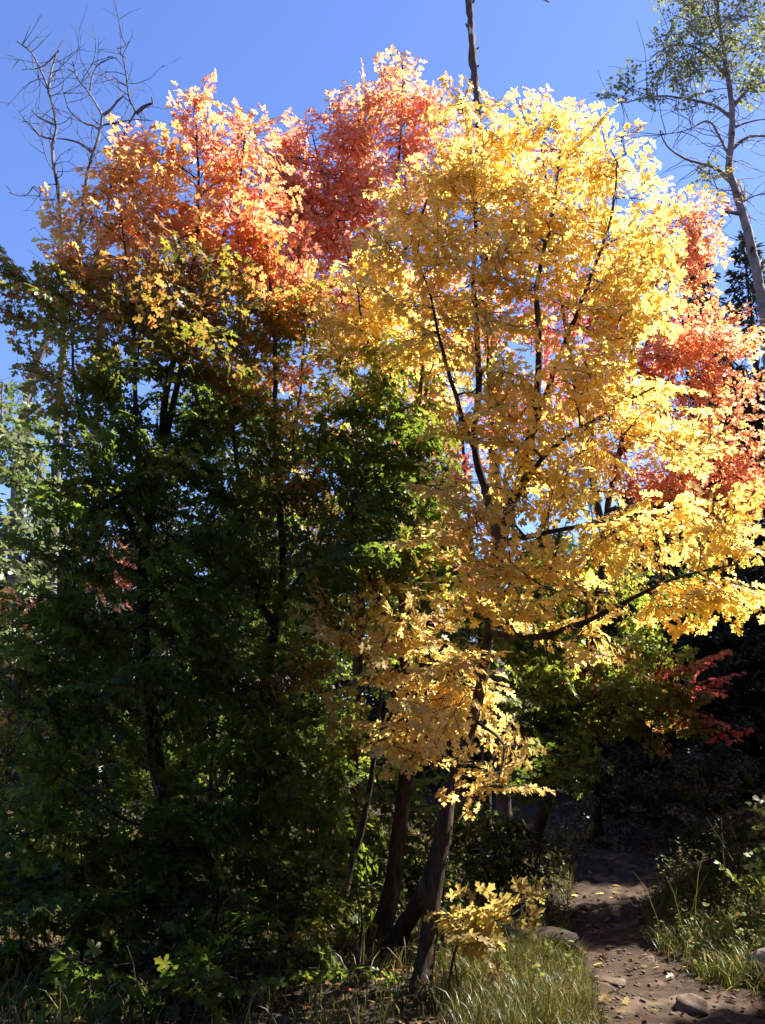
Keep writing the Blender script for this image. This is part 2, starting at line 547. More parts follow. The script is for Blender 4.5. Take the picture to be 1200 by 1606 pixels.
    tm.v += tw.v; tm.c += tw.c; tm.f += [f + tm.n for f in tw.f]; tm.n += tw.n
    root = empty(name, base)
    tag(root, label, cat, group)
    tm.build(bark_name, bark, root, smooth_=True)
    lm.build("crown", leafmat, root)
    return root

# ------------------------------------------------------------------ the maples
MG = "maples along the trail"
YL = 7.1
grow("maple_tree", "tall maple at the left with orange top and dark green lower leaves", "maple tree", MG,
     [([(268, 1500, YL), (264, 1300, YL), (243, 1150, YL), (229, 1000, YL), (225, 870, YL), (250, 720, YL), (262, 600, YL + .1), (298, 450, YL + .2), (310, 300, YL + .2), (308, 190, YL + .2)], .075, .008),
      ([(226, 860, YL), (190, 790, YL - .1), (140, 700, YL - .2), (118, 600, YL - .2), (108, 480, YL - .2)], .032, .006),
      ([(232, 800, YL), (216, 700, YL - .2), (212, 600, YL - .3), (206, 480, YL - .2), (190, 340, YL)], .028, .006),
      ([(255, 700, YL), (288, 560, YL + .2), (332, 420, YL + .3), (372, 300, YL + .4), (384, 215, YL + .4)], .034, .006),
      ([(240, 1130, YL), (190, 1000, YL - .4), (120, 945, YL - .6), (40, 935, YL - .8)], .022, .005),
      ([(262, 1300, YL), (200, 1290, YL - .5), (120, 1230, YL - .8), (60, 1200, YL - .9)], .018, .005)],
     [(300, 215, 42, 50, YL + .2, .3, "coral", 1.0), (316, 165, 16, 20, YL + .2, .1, "coral", 1), (384, 215, 28, 40, YL + .4, .2, "coral", 1.0), (388, 180, 12, 16, YL + .4, .1, "coral", 1), (414, 190, 9, 12, YL + .4, .1, "coral", 1), (300, 160, 9, 12, YL + .2, .1, "coral", 1), (212, 225, 12, 14, YL + .1, .1, "redorange", 1), (240, 240, 16, 20, YL + .1, .1, "redorange", 1),
      (372, 280, 58, 60, YL + .4, .5, "redorange", 1.0), (290, 300, 75, 70, YL + .2, .5, "orange", 1.1), (205, 310, 70, 50, YL + .1, .5, "orange", 1.0),
      (140, 380, 60, 60, YL, .4, "orange", .9), (260, 390, 110, 60, YL + .2, .6, "orange", 1.1), (380, 380, 70, 70, YL + .5, .5, "redorange", 1.0),
      (60, 455, 60, 45, YL - .1, .4, "olive", .8), (20, 470, 40, 60, YL - .1, .3, "olive", .8), (110, 500, 80, 50, YL - .2, .4, "olive", .9),
      (170, 455, 80, 40, YL, .5, "orange", .8), (300, 480, 120, 60, YL, .6, "olive", 1.1), (210, 540, 120, 60, YL - .2, .6, "olive", 1.1),
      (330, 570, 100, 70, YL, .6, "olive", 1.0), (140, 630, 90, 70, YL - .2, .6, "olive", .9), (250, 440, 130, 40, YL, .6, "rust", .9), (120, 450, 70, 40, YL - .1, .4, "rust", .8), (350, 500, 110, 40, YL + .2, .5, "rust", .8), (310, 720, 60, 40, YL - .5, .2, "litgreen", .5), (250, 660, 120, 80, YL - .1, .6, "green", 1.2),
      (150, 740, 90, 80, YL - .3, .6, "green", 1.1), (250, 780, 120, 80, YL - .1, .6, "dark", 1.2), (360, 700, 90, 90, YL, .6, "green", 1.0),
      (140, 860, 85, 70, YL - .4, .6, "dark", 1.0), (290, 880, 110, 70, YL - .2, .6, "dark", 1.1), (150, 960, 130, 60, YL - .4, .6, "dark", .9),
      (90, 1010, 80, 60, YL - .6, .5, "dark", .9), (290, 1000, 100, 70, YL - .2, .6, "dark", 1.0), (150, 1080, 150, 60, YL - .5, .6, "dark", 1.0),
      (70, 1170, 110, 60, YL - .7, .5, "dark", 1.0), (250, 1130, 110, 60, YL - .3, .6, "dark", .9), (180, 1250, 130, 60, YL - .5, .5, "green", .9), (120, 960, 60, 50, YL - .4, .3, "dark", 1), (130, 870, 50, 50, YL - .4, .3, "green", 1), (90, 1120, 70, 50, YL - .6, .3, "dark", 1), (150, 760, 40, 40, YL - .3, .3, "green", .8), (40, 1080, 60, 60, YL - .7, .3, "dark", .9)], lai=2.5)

YM = 7.35
grow("maple_tree", "slender two forked maple left of centre, green below and rusty red above", "maple tree", MG,
     [([(458, 1495, YM), (445, 1400, YM), (420, 1250, YM), (410, 1090, YM), (428, 975, YM), (440, 900, YM), (433, 750, YM), (430, 560, YM + .1), (420, 420, YM + .3), (418, 330, YM + .4)], .06, .007),
      ([(428, 980, YM), (388, 890, YM), (376, 780, YM), (362, 620, YM), (372, 480, YM + .1)], .034, .006),
      ([(430, 970, YM), (458, 920, YM - .1), (500, 860, YM - .2), (530, 760, YM - .2)], .02, .005),
      ([(433, 760, YM), (465, 640, YM + .1), (478, 520, YM + .3)], .02, .005)],
     [(415, 350, 40, 50, YM + .4, .4, "redorange", 1.0), (440, 430, 70, 60, YM + .4, .5, "redorange", 1.0), (480, 510, 60, 60, YM + .3, .4, "olive", 1.0),
      (410, 520, 80, 60, YM + .2, .5, "olive", 1.0), (450, 610, 70, 50, YM + .3, .4, "orange", .35), (400, 640, 80, 60, YM, .5, "olive", .9), (430, 470, 80, 50, YM + .3, .5, "rust", .8),
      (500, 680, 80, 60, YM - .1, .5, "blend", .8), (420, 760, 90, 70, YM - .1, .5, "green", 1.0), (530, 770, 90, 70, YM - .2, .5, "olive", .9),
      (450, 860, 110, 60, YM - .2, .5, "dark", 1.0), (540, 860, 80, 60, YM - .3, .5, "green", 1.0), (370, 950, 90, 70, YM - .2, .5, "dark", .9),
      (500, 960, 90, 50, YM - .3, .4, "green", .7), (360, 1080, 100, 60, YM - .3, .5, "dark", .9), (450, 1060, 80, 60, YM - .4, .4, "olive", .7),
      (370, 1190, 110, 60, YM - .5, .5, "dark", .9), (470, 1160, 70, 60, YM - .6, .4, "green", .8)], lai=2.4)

YC = 7.2
grow("maple_tree", "middle maple with straight dark trunk and pale yellow leaves beside green ones", "maple tree", MG,
     [([(582, 1500, YC), (612, 1420, YC), (632, 1270, YC), (642, 1130, YC), (632, 1000, YC), (640, 850, YC), (656, 730, YC), (652, 650, YC), (668, 540, YC), (690, 440, YC - .1)], .074, .008),
      ([(652, 740, YC), (625, 640, YC - .1), (580, 540, YC - .2), (556, 430, YC - .2)], .03, .006),
      ([(636, 920, YC), (590, 880, YC - .2), (540, 820, YC - .4)], .02, .005),
      ([(640, 1130, YC), (600, 1060, YC - .4), (550, 1000, YC - .7)], .02, .005),
      ([(640, 1140, YC), (680, 1060, YC - .5), (720, 1030, YC - .8)], .02, .005),
      ([(632, 1260, YC), (612, 1230, YC - .1), (606, 1200, YC - .2)], .018, .008)],
     [(600, 440, 50, 60, YC - .1, .4, "yellow", .9), (550, 500, 50, 60, YC - .2, .4, "yellow", .9), (620, 530, 70, 50, YC - .2, .4, "yellow", .8),
      (570, 590, 60, 40, YC - .2, .4, "yellowgreen", .7), (600, 660, 90, 45, YC - .1, .5, "green", 1.0), (560, 740, 100, 60, YC - .2, .5, "green", 1.0),
      (640, 720, 70, 50, YC - .3, .4, "green", .9), (600, 810, 100, 50, YC - .3, .5, "green", .9), (580, 890, 100, 50, YC - .4, .5, "green", .8),
      (560, 990, 60, 40, YC - .7, .3, "tan", .75), (620, 1020, 80, 50, YC - .7, .4, "tan", .75), (690, 1050, 70, 55, YC - .8, .4, "tan", .75),
      (620, 1110, 80, 60, YC - .8, .4, "tan", .75), (720, 1060, 50, 50, YC - 1.2, .25, "tan", .75), (690, 1120, 50, 40, YC - 1.2, .25, "tan", .75), (720, 1090, 45, 50, YC - .8, .3, "tan", .7), (670, 1150, 60, 40, YC - .8, .3, "tan", .8), (530, 960, 40, 30, YC - .6, .3, "blend", .8), (660, 960, 50, 40, YC - .5, .3, "blend", .7), (590, 930, 60, 40, YC - .3, .3, "blend", .6), (620, 600, 50, 40, YC - .2, .3, "yellowgreen", .8), (690, 560, 50, 50, YC - .1, .3, "yellow", .7), (660, 850, 50, 50, YC - .4, .3, "blend", .8), (700, 700, 40, 60, YC, .3, "blend", .8)])

YY = 6.3
grow("maple_tree", "leaning twin trunk maple with the big golden yellow crown", "maple tree", MG,
     [([(656, 1606, 5.85), (668, 1480, 5.95), (690, 1330, 6.0), (706, 1240, 6.05), (742, 1130, 6.1), (764, 1000, 6.2), (780, 885, YY), (762, 790, YY), (741, 700, YY), (750, 600, YY), (740, 450, YY), (746, 330, YY), (735, 220, YY + .1), (722, 150, YY + .2)], .056, .007),
      ([(606, 1500, 7.0), (650, 1430, 6.7), (684, 1350, 6.35), (700, 1270, 6.15)], .07, .05),
      ([(778, 880, YY), (800, 800, YY), (830, 700, YY), (846, 560, YY), (842, 450, YY), (868, 330, YY + .1), (880, 230, YY + .2)], .045, .007),
      ([(832, 690, YY), (880, 560, YY - .1), (925, 440, YY - .2), (960, 340, YY - .1), (975, 220, YY)], .026, .005),
      ([(810, 780, YY), (870, 700, YY - .2), (960, 640, YY - .4), (1040, 600, YY - .5)], .024, .005),
      ([(768, 990, YY - .1), (850, 1000, YY - .5), (960, 950, YY - .8), (1060, 905, YY - .9), (1180, 880, YY - 1.0)], .03, .006),
      ([(790, 850, YY), (880, 830, YY - .4), (1000, 810, YY - .7), (1100, 790, YY - .8)], .024, .005),
      ([(742, 700, YY), (715, 620, YY - .2), (690, 520, YY - .3), (660, 420, YY - .2)], .022, .005),
      ([(745, 1130, 6.1), (790, 1170, 5.9), (780, 1230, 5.8)], .014, .004)],
     [(752, 195, 34, 30, YY + .5, .2, "yelloworange", 1.2), (758, 290, 40, 60, YY + .6, .2, "yellow", .9), (722, 165, 22, 30, YY + .2, .15, "yelloworange", 1), (735, 230, 60, 60, YY + .1, .36, "yelloworange", 1.1), (830, 250, 80, 60, YY + .1, .36, "yellow", 1.1),
      (920, 270, 55, 60, YY + .1, .4, "yellow", 1.0), (975, 190, 14, 25, YY, .1, "yelloworange", .9), (965, 300, 50, 60, YY, .4, "yellow", 1.0), (1000, 390, 60, 60, YY - .1, .4, "yellow", 1.0),
      (680, 310, 70, 60, YY, .36, "yellow", 1.0), (770, 340, 90, 60, YY, .42, "yellow", 1.2), (880, 370, 90, 60, YY, .42, "yellow", 1.2),
      (650, 400, 70, 60, YY - .1, .36, "yellow", 1.0), (750, 440, 100, 60, YY - .1, .42, "yellow", 1.2), (870, 470, 80, 60, YY - .1, .36, "yellow", .9),
      (980, 480, 80, 70, YY - .2, .36, "yellow", 1.1), (660, 490, 60, 60, YY - .2, .4, "yellow", .9), (760, 540, 80, 50, YY - .2, .36, "yellow", .9),
      (960, 560, 70, 50, YY - .3, .36, "yellow", .8), (870, 610, 110, 50, YY - .3, .42, "yellow", 1.1), (1000, 640, 90, 55, YY - .4, .36, "yellow", 1.1),
      (760, 650, 90, 50, YY - .3, .36, "yellow", 1.1), (890, 700, 120, 40, YY - .4, .36, "yellow", 1.0), (1060, 690, 60, 50, YY - .5, .4, "yellow", .9),
      (830, 780, 60, 50, YY - .2, .36, "yellow", .8), (910, 800, 90, 45, YY - .5, .36, "yellow", .8), (730, 830, 90, 50, YY - .5, .4, "tan", 1.1), (690, 760, 50, 45, YY - .4, .4, "tan", .9),
      (860, 880, 110, 45, YY - .5, .36, "yellow", .8), (1010, 850, 100, 50, YY - .8, .36, "yellow", 1.1), (1110, 860, 90, 50, YY - .9, .4, "yellow", 1.2),
      (1050, 930, 110, 40, YY - .9, .4, "yellow", 1.1), (1150, 920, 60, 40, YY - 1.0, .3, "yellow", 1.0), (1110, 960, 40, 25, YY - .9, .2, "yellow", 1.0),
      (830, 950, 100, 45, YY - .5, .36, "yellow", 1.0), (930, 980, 90, 40, YY - .7, .4, "yellow", 1.0), (770, 910, 50, 40, YY - .4, .4, "tan", .7),
      (790, 1170, 40, 25, 5.9, .2, "tan", 1.0), (770, 1215, 45, 30, 5.85, .2, "tan", 1.0), (752, 1255, 24, 24, 5.8, .15, "tan", .9)], lai=2.35, leaf=.061)

grow("maple_tree", "crimson maple standing behind, its top the highest of all the maples", "maple tree", MG,
     [([(545, 1420, 9.0), (560, 1000, 9.0), (575, 700, 9.0), (600, 450, 8.9), (622, 260, 8.9), (632, 100, 8.9)], .07, .008),
      ([(590, 520, 9.0), (545, 400, 8.9), (510, 300, 8.9), (490, 210, 8.9)], .035, .006),
      ([(580, 620, 9.0), (500, 500, 8.9), (455, 380, 8.8)], .03, .006),
      ([(600, 450, 8.9), (665, 330, 8.8), (700, 190, 8.8)], .03, .006)],
     [(631, 100, 14, 25, 8.9, .15, "pink", 1), (620, 150, 50, 40, 8.9, .3, "pink", 1.0), (590, 215, 60, 50, 8.9, .4, "coral", 1.0), (670, 210, 60, 60, 8.8, .3, "redorange", 1.0),
      (550, 165, 14, 20, 8.9, .1, "redorange", .8), (545, 260, 50, 60, 8.9, .3, "redorange", 1.0), (490, 215, 26, 30, 8.9, .3, "redorange", .9), (490, 290, 50, 60, 8.9, .3, "redorange", 1.0),
      (610, 310, 70, 60, 8.9, .4, "coral", .9), (540, 360, 80, 60, 8.9, .35, "redorange", .9), (460, 340, 40, 70, 8.8, .3, "redorange", .9), (480, 440, 70, 60, 8.8, .35, "redorange", .9),
      (580, 440, 80, 50, 8.9, .3, "coral", .5), (740, 500, 80, 60, 8.8, .3, "coral", .5), (470, 600, 60, 50, 8.8, .3, "coral", .5), (640, 640, 70, 50, 8.8, .4, "redorange", .25),
      (440, 780, 50, 60, 8.8, .5, "yelloworange", .35), (445, 262, 26, 36, 8.8, .3, "redorange", 1.4), (432, 320, 40, 60, 8.8, .4, "redorange", 1.3), (465, 230, 20, 24, 8.8, .2, "redorange", 1.2), (520, 330, 50, 70, 8.9, .4, "redorange", .8), (560, 520, 80, 60, 8.9, .3, "redorange", .7), (640, 420, 60, 60, 8.9, .3, "coral", .5), (660, 180, 30, 40, 8.8, .3, "coral", 1), (415, 300, 26, 50, 8.6, .3, "coral", 1), (450, 400, 50, 50, 8.5, .3, "coral", .8), (545, 200, 40, 40, 8.8, .3, "coral", 1), (560, 300, 50, 40, 8.7, .2, "coral", .6), (500, 380, 60, 40, 8.7, .3, "coral", .6)], leaf=.068, tmpl=T_LO, lai=2.6)

grow("maple_tree", "salmon red maple reaching out from behind the golden one on the right", "maple tree", MG,
     [([(825, 1390, 10.8), (900, 1120, 10.4), (935, 950, 8.7), (950, 800, 8.6), (985, 640, 8.5), (1030, 480, 8.4), (1062, 350, 8.4)], .075, .008),
      ([(945, 830, 8.6), (900, 600, 8.6), (870, 400, 8.6), (850, 250, 8.5), (836, 180, 8.5)], .04, .006),
      ([(965, 720, 8.5), (1050, 620, 8.3), (1130, 580, 8.2), (1185, 600, 8.1)], .03, .005),
      ([(950, 800, 8.6), (1040, 790, 8.3), (1120, 760, 8.1), (1200, 720, 8.0)], .03, .005)],
     [(838, 185, 12, 22, 8.5, .15, "pink", .9), (882, 195, 18, 22, 8.5, .15, "pink", .9), (788, 172, 12, 14, 8.5, .1, "pink", .8), (850, 230, 50, 40, 8.5, .3, "pink", .7),
      (1065, 345, 38, 28, 8.4, .3, "pink", 1.1), (1050, 390, 62, 36, 8.4, .4, "pink", 1.1), (1000, 430, 70, 50, 8.4, .5, "pink", .9), (900, 500, 80, 70, 8.6, .5, "red", .8), (1075, 440, 22, 40, 8.4, .2, "pink", .8),
      (1060, 520, 60, 36, 8.3, .4, "pink", 1.1), (1130, 525, 44, 26, 8.2, .3, "pink", 1.1), (1060, 580, 80, 40, 8.3, .4, "coral", 1.1), (1150, 600, 48, 22, 8.1, .3, "pink", 1.1),
      (980, 600, 60, 50, 8.5, .4, "red", .7), (1070, 640, 60, 30, 8.3, .4, "pink", .9), (1120, 740, 80, 36, 8.1, .4, "pink", 1.1), (1180, 700, 40, 16, 8.0, .2, "pink", 1.0),
      (1060, 780, 80, 36, 8.2, .4, "coral", 1.1), (1170, 790, 50, 36, 8.0, .3, "coral", 1.1), (1095, 350, 24, 20, 8.4, .2, "pink", 1.1), (1090, 385, 28, 24, 8.4, .2, "pink", 1.1), (1165, 535, 24, 16, 8.1, .2, "pink", 1), (1100, 690, 50, 24, 8.2, .3, "pink", .9), (1000, 760, 60, 30, 8.3, .3, "coral", .8), (1190, 750, 24, 40, 8.0, .3, "coral", 1), (1110, 560, 60, 30, 8.1, .3, "pink", .9), (1120, 330, 10, 10, 8.4, .1, "pink", 1), (1185, 640, 20, 14, 8.0, .2, "pink", 1), (1140, 800, 60, 30, 8.0, .3, "coral", .8), (960, 720, 60, 40, 8.4, .4, "coral", .6), (740, 720, 60, 60, 8.6, .4, "red", .3), (750, 870, 60, 50, 8.6, .4, "red", .35)],
     leaf=.068, tmpl=T_LO, lai=3.2)

grow("maple_tree", "low maple over the trail mixing green leaves with scarlet ones", "maple tree", MG,
     [([(938, 1320, 12.6), (938, 1230, 12.0), (925, 1130, 10.8), (935, 1050, 10.2), (950, 990, 10.0)], .07, .012),
      ([(930, 1130, 10.1), (990, 1090, 9.9), (1060, 1070, 9.7), (1125, 1110, 9.6)], .018, .004),
      ([(930, 1150, 10.1), (880, 1120, 9.8), (840, 1140, 9.6), (820, 1180, 9.5)], .018, .004)],
     [(950, 1010, 90, 40, 9.9, .4, "litgreen", 1.0), (1010, 1050, 70, 36, 9.8, .4, "mixed", 1.0), (900, 1060, 80, 45, 9.9, .4, "mixed", .9), (1100, 1060, 40, 30, 9.7, .3, "scarlet", .5),
      (1050, 1110, 60, 26, 9.7, .3, "mixed", .9), (1112, 1120, 28, 26, 9.6, .2, "scarletmix", .6), (960, 1120, 60, 30, 9.8, .3, "mixed", .6), (860, 1120, 90, 60, 9.6, .4, "green", 1.1),
      (830, 1190, 80, 50, 9.5, .3, "green", 1.0), (890, 1180, 45, 30, 9.6, .3, "green", .9), (810, 1080, 50, 50, 9.8, .4, "litgreen", .8), (840, 1020, 60, 40, 9.9, .4, "litgreen", .9), (850, 1090, 90, 50, 9.2, .4, "litgreen", 1.0), (930, 1140, 70, 36, 9.2, .4, "litgreen", .9), (1010, 1110, 60, 30, 9.3, .3, "litgreen", .9), (980, 1050, 80, 40, 9.3, .3, "mixed", .9), (870, 1190, 60, 40, 9.2, .3, "litgreen", .8), (920, 1190, 30, 20, 9.0, .2, "litgreen", .7), (1050, 1080, 60, 36, 9.4, .3, "mixed", 1.2), (1090, 1040, 50, 24, 9.4, .3, "scarlet", .35), (1100, 1130, 40, 26, 9.4, .3, "mixed", .9), (1030, 1150, 50, 20, 9.3, .3, "mixed", .9), (960, 1080, 50, 40, 9.2, .3, "litgreen", .9), (1125, 1030, 24, 10, 9.4, .2, "scarlet", .35), (860, 1220, 60, 30, 8.6, .3, "green", 1), (1120, 1145, 20, 10, 9.3, .2, "scarlet", 1)], lai=2.2)

grow("maple_tree", "loose many coloured maple filling the gap behind the golden and middle maples", "maple tree", MG,
     [([(770, 1400, 10.2), (760, 1100, 10.2), (740, 850, 10.2), (720, 650, 10.1), (700, 520, 10.1)], .06, .008),
      ([(755, 1000, 10.2), (840, 850, 10.1), (900, 720, 10.0), (960, 640, 10.0)], .03, .005),
      ([(748, 950, 10.2), (650, 850, 10.1), (590, 720, 10.0), (560, 620, 10.0)], .03, .005)],
     [(560, 600, 70, 60, 10, .5, "blend", .7), (640, 580, 70, 50, 10, .5, "red", .5), (700, 560, 70, 60, 10.1, .5, "blend", .7), (600, 700, 80, 60, 10, .5, "blend", .7), (700, 680, 70, 60, 10.1, .5, "red", .5), (700, 800, 90, 60, 10.1, .5, "blend", .8),
      (830, 640, 90, 60, 10, .5, "redorange", .6), (820, 760, 80, 50, 10, .5, "blend", .8), (900, 740, 80, 60, 10, .5, "blend", .7), (960, 660, 70, 50, 10, .5, "redorange", .6), (840, 880, 90, 50, 10, .5, "litgreen", .9), (920, 900, 80, 50, 10, .5, "blend", .9), (1000, 930, 90, 40, 10, .5, "litgreen", .7), (640, 900, 70, 60, 10, .5, "litgreen", .9), (620, 1000, 60, 60, 10, .5, "litgreen", .7), (800, 960, 80, 50, 10, .5, "litgreen", .9)],
     leaf=.078, tmpl=T_LO)

UG = "understory maples behind the trunks"
grow("maple_sapling", "light green understory maple glowing between the middle trunks", "sapling", UG,
     [([(690, 1440, 9.6), (700, 1300, 9.6), (710, 1100, 9.6), (730, 960, 9.6)], .03, .005),
      ([(695, 1330, 9.6), (640, 1250, 9.5), (600, 1180, 9.5)], .018, .004),
      ([(695, 1340, 9.6), (750, 1290, 9.4), (790, 1280, 9.3)], .018, .004)],
     [(720, 920, 60, 60, 9.6, .5, "litgreen", .9), (740, 1000, 60, 60, 9.6, .5, "litgreen", .9), (650, 1240, 80, 60, 9.5, .5, "litgreen", .9), (740, 1300, 70, 60, 9.5, .5, "litgreen", .9),
      (660, 1350, 90, 50, 9.5, .5, "litgreen", .9), (590, 1200, 60, 60, 9.5, .5, "litgreen", .7), (560, 1330, 80, 70, 9.5, .5, "green", 1.0), (770, 1380, 70, 40, 9.5, .5, "green", 1)],
     leaf=.078, tmpl=T_LO)
grow("maple_sapling", "yellowing understory maple far back between the left and middle maples", "sapling", UG,
     [([(330, 1400, 11), (335, 1150, 11), (345, 900, 11), (350, 700, 11), (345, 600, 11)], .05, .006),
      ([(340, 1000, 11), (420, 850, 10.8), (470, 740, 10.7)], .025, .004),
      ([(340, 1000, 11), (250, 920, 10.8), (170, 890, 10.7)], .025, .004)],
     [(350, 650, 90, 80, 11, .6, "litgreen", .8), (450, 760, 80, 80, 10.8, .6, "yelloworange", .6), (180, 900, 36, 40, 10.7, .4, "redorange", 1.0), (360, 850, 90, 80, 11, .6, "green", .8),
      (350, 1000, 120, 80, 11, .6, "green", .8), (480, 1000, 90, 80, 10.8, .6, "litgreen", .7), (300, 1200, 160, 100, 11, .6, "green", .9), (500, 1200, 80, 80, 11, .6, "litgreen", .6)],
     leaf=.078, tmpl=T_LO)
grow("maple_sapling", "rusty orange sapling at the far left edge below the pale green tree", "sapling", UG,
     [([(10, 1300, 10), (15, 1100, 10), (20, 980, 10)], .03, .005), ([(12, 1200, 10), (60, 1100, 10), (90, 1050, 10)], .014, .004)],
     [(20, 980, 45, 50, 10, .5, "orange", .8), (30, 1060, 60, 40, 10, .5, "yelloworange", .7), (30, 1160, 80, 60, 10, .5, "olive", .9), (90, 1240, 90, 60, 10, .5, "green", .9)],
     leaf=.078, tmpl=T_LO)

# thin bare-ish stems
SG = "thin maple stems"
grow("maple_tree", "thin slanting maple stem just left of the middle trunk", "maple tree", MG,
     [([(530, 1440, 7.9), (548, 1370, 7.9), (572, 1290, 7.9), (590, 1180, 7.9), (598, 1080, 7.9)], .042, .015),
      ([(572, 1290, 7.9), (520, 1180, 7.8), (500, 1100, 7.8)], .014, .004)],
     [(510, 1130, 60, 60, 7.8, .4, "green", 1.0), (560, 1180, 50, 40, 7.7, .3, "olive", .7), (500, 1220, 60, 40, 7.8, .4, "green", .8)])

LG_ = "low leafy saplings in the deep shade"
def low(px, py, Y, h, pal, label, blobs):
    b = at(px, py, Y); b[2] = gz(b[0], b[1])
    st = [([(b[0], b[1], b[2] - .04, 0), (b[0] + .03, b[1], b[2] + h * .5, 0), (b[0] - .02, b[1] - .05, b[2] + h, 0)], .013, .004)]
    grow("maple_sapling", label, "sapling", LG_, st, blobs, bushy=True, leaf=.085, length=.34, tmpl=T_HI)
low(120, 1500, 6.2, .9, "dark", "dark green sapling beside the fallen branch at the lower left corner",
    [(70, 1330, 90, 60, 6.3, .4, "dark", 1.0), (110, 1410, 110, 60, 6.2, .4, "dark", 1.0), (60, 1490, 80, 50, 6.1, .4, "dark", .9)])
low(330, 1500, 6.6, 1.0, "green", "dark green sapling in front of the left trunk foot",
    [(230, 1340, 110, 60, 6.7, .4, "dark", 1.0), (340, 1320, 90, 60, 6.6, .4, "dark", 1.0), (300, 1420, 120, 60, 6.6, .4, "dark", 1.0), (200, 1480, 90, 40, 6.5, .3, "dark", .8)])
low(430, 1540, 6.3, .7, "green", "bluish green sapling left of the mossy fallen log",
    [(420, 1390, 70, 60, 6.5, .4, "green", 1.0), (420, 1470, 70, 40, 6.2, .3, "green", 1.1), (480, 1420, 60, 50, 6.6, .3, "green", .7)])
low(430, 1600, 5.9, .5, "dark", "small dark sapling at the bottom edge below the bluish green one",
    [(400, 1250, 70, 50, 6.8, .4, "green", .9), (470, 1290, 60, 50, 6.9, .3, "green", .9), (380, 1550, 100, 30, 5.7, .3, "dark", 1.0)])
low(560, 1580, 6.3, .6, "green", "small sapling of green leaves left of the golden maple foot",
    [(520, 1400, 60, 50, 7.0, .4, "green", .8), (500, 1330, 50, 60, 7.2, .4, "litgreen", .6), (540, 1560, 60, 30, 6.2, .3, "green", .6), (560, 1450, 40, 30, 7.4, .3, "dark", .6)])
grow("maple_sapling", "pale yellow leaved little sapling in front of the fallen log end", "sapling", LG_,
     [([(700, 1590, 5.9), (706, 1530, 5.85), (720, 1475, 5.8), (760, 1450, 5.75), (810, 1432, 5.75)], .010, .003), ([(720, 1475, 5.8), (705, 1462, 5.75), (690, 1465, 5.75)], .005, .002)],
     [(725, 1465, 46, 26, 5.75, .14, "shadedyellow", 1.5), (770, 1450, 34, 16, 5.75, .10, "shadedyellow", 1.4), (775, 1478, 24, 12, 5.75, .1, "shadedyellow", 1.3), (745, 1425, 20, 8, 5.75, .06, "shadedyellow", 1.2), (820, 1424, 10, 4, 5.75, .04, "shadedyellow", 1.5)],
     bushy=True, leaf=.085, length=.22, tmpl=T_HI)
for (px_, pts_, lab_) in ((90, [(60, 1280, 90, 60, 8.6, .4, "dark", 1.1), (130, 1180, 80, 60, 8.6, .4, "dark", 1.0), (120, 1330, 110, 50, 8.6, .4, "green", 1.1), (160, 1090, 60, 60, 8.6, .4, "green", .9)], "dark green sapling behind the left maple near the far left edge"),
                          (330, [(300, 1290, 110, 60, 8.8, .4, "dark", 1.1), (380, 1340, 90, 60, 8.8, .4, "green", 1.1), (250, 1370, 100, 40, 8.6, .4, "dark", 1.0), (420, 1270, 70, 50, 8.8, .4, "green", .9)], "dark green sapling filling the gap between the left maple trunks"),
                          (500, [(500, 1330, 70, 60, 8.6, .4, "green", 1.0), (540, 1400, 70, 40, 8.4, .4, "green", 1.0), (545, 1270, 50, 50, 8.8, .4, "litgreen", 1.0), (560, 1340, 50, 40, 8.8, .3, "green", 1.0), (610, 1400, 60, 40, 9.2, .3, "green", 1.0), (480, 1260, 50, 40, 8.8, .3, "green", 1.0), (470, 1410, 80, 40, 8.4, .4, "dark", 1.0)], "green sapling behind the thin slanting stem")):
    b_ = at(px_, 1430, 8.7); z_ = float(gz(b_[0], b_[1]))
    grow("maple_sapling", lab_, "sapling", LG_, [([(b_[0], b_[1], z_ - .04, 0), (b_[0] + .05, b_[1], z_ + .6, 0), (b_[0], b_[1] - .05, z_ + 1.3, 0)], .014, .004)], pts_, bushy=True, leaf=.078, length=.36, tmpl=T_LO)
low(20, 1560, 5.8, .8, "dark", "dark sapling at the lower left edge with drooping leaves",
    [(20, 1420, 60, 70, 5.8, .4, "dark", 1.0), (40, 1520, 70, 50, 5.8, .4, "olive", .7), (150, 1480, 60, 50, 6.0, .3, "dark", .8), (260, 1530, 80, 30, 5.9, .3, "dark", .9)])
low(200, 1606, 5.5, .4, "dark", "broad leaved dark seedling lowest at the bottom left",
    [(210, 1570, 100, 30, 5.5, .3, "dark", 1.0), (90, 1580, 90, 25, 5.5, .2, "dark", .8), (480, 1590, 60, 20, 5.6, .2, "green", .6)])

# ------------------------------------------------------------------ pale green tree at far left, aspens
grow("cottonwood_tree", "pale green sunlit tree at the far left edge behind the maples", "tree", None,
     [([(-20, 1250, 13), (-10, 900, 13), (0, 700, 13), (5, 600, 13)], .10, .01), ([(-8, 900, 13), (50, 780, 13), (70, 700, 13)], .03, .005)],
     [(0, 640, 60, 50, 13, .8, "palegreen", .9), (10, 720, 70, 60, 13, .8, "palegreen", 1.0), (30, 810, 80, 60, 13, .8, "palegreen", 1.0), (0, 890, 60, 60, 13, .8, "palegreen", 1.0), (50, 700, 30, 40, 13, .5, "palegreen", .6),
      (10, 1000, 60, 60, 13, .8, "palegreen", .7)],
     leaf=.11, tmpl=T_OV, leafmat=M_ASPEN, bark=M_ASPENBARK, length=.5)

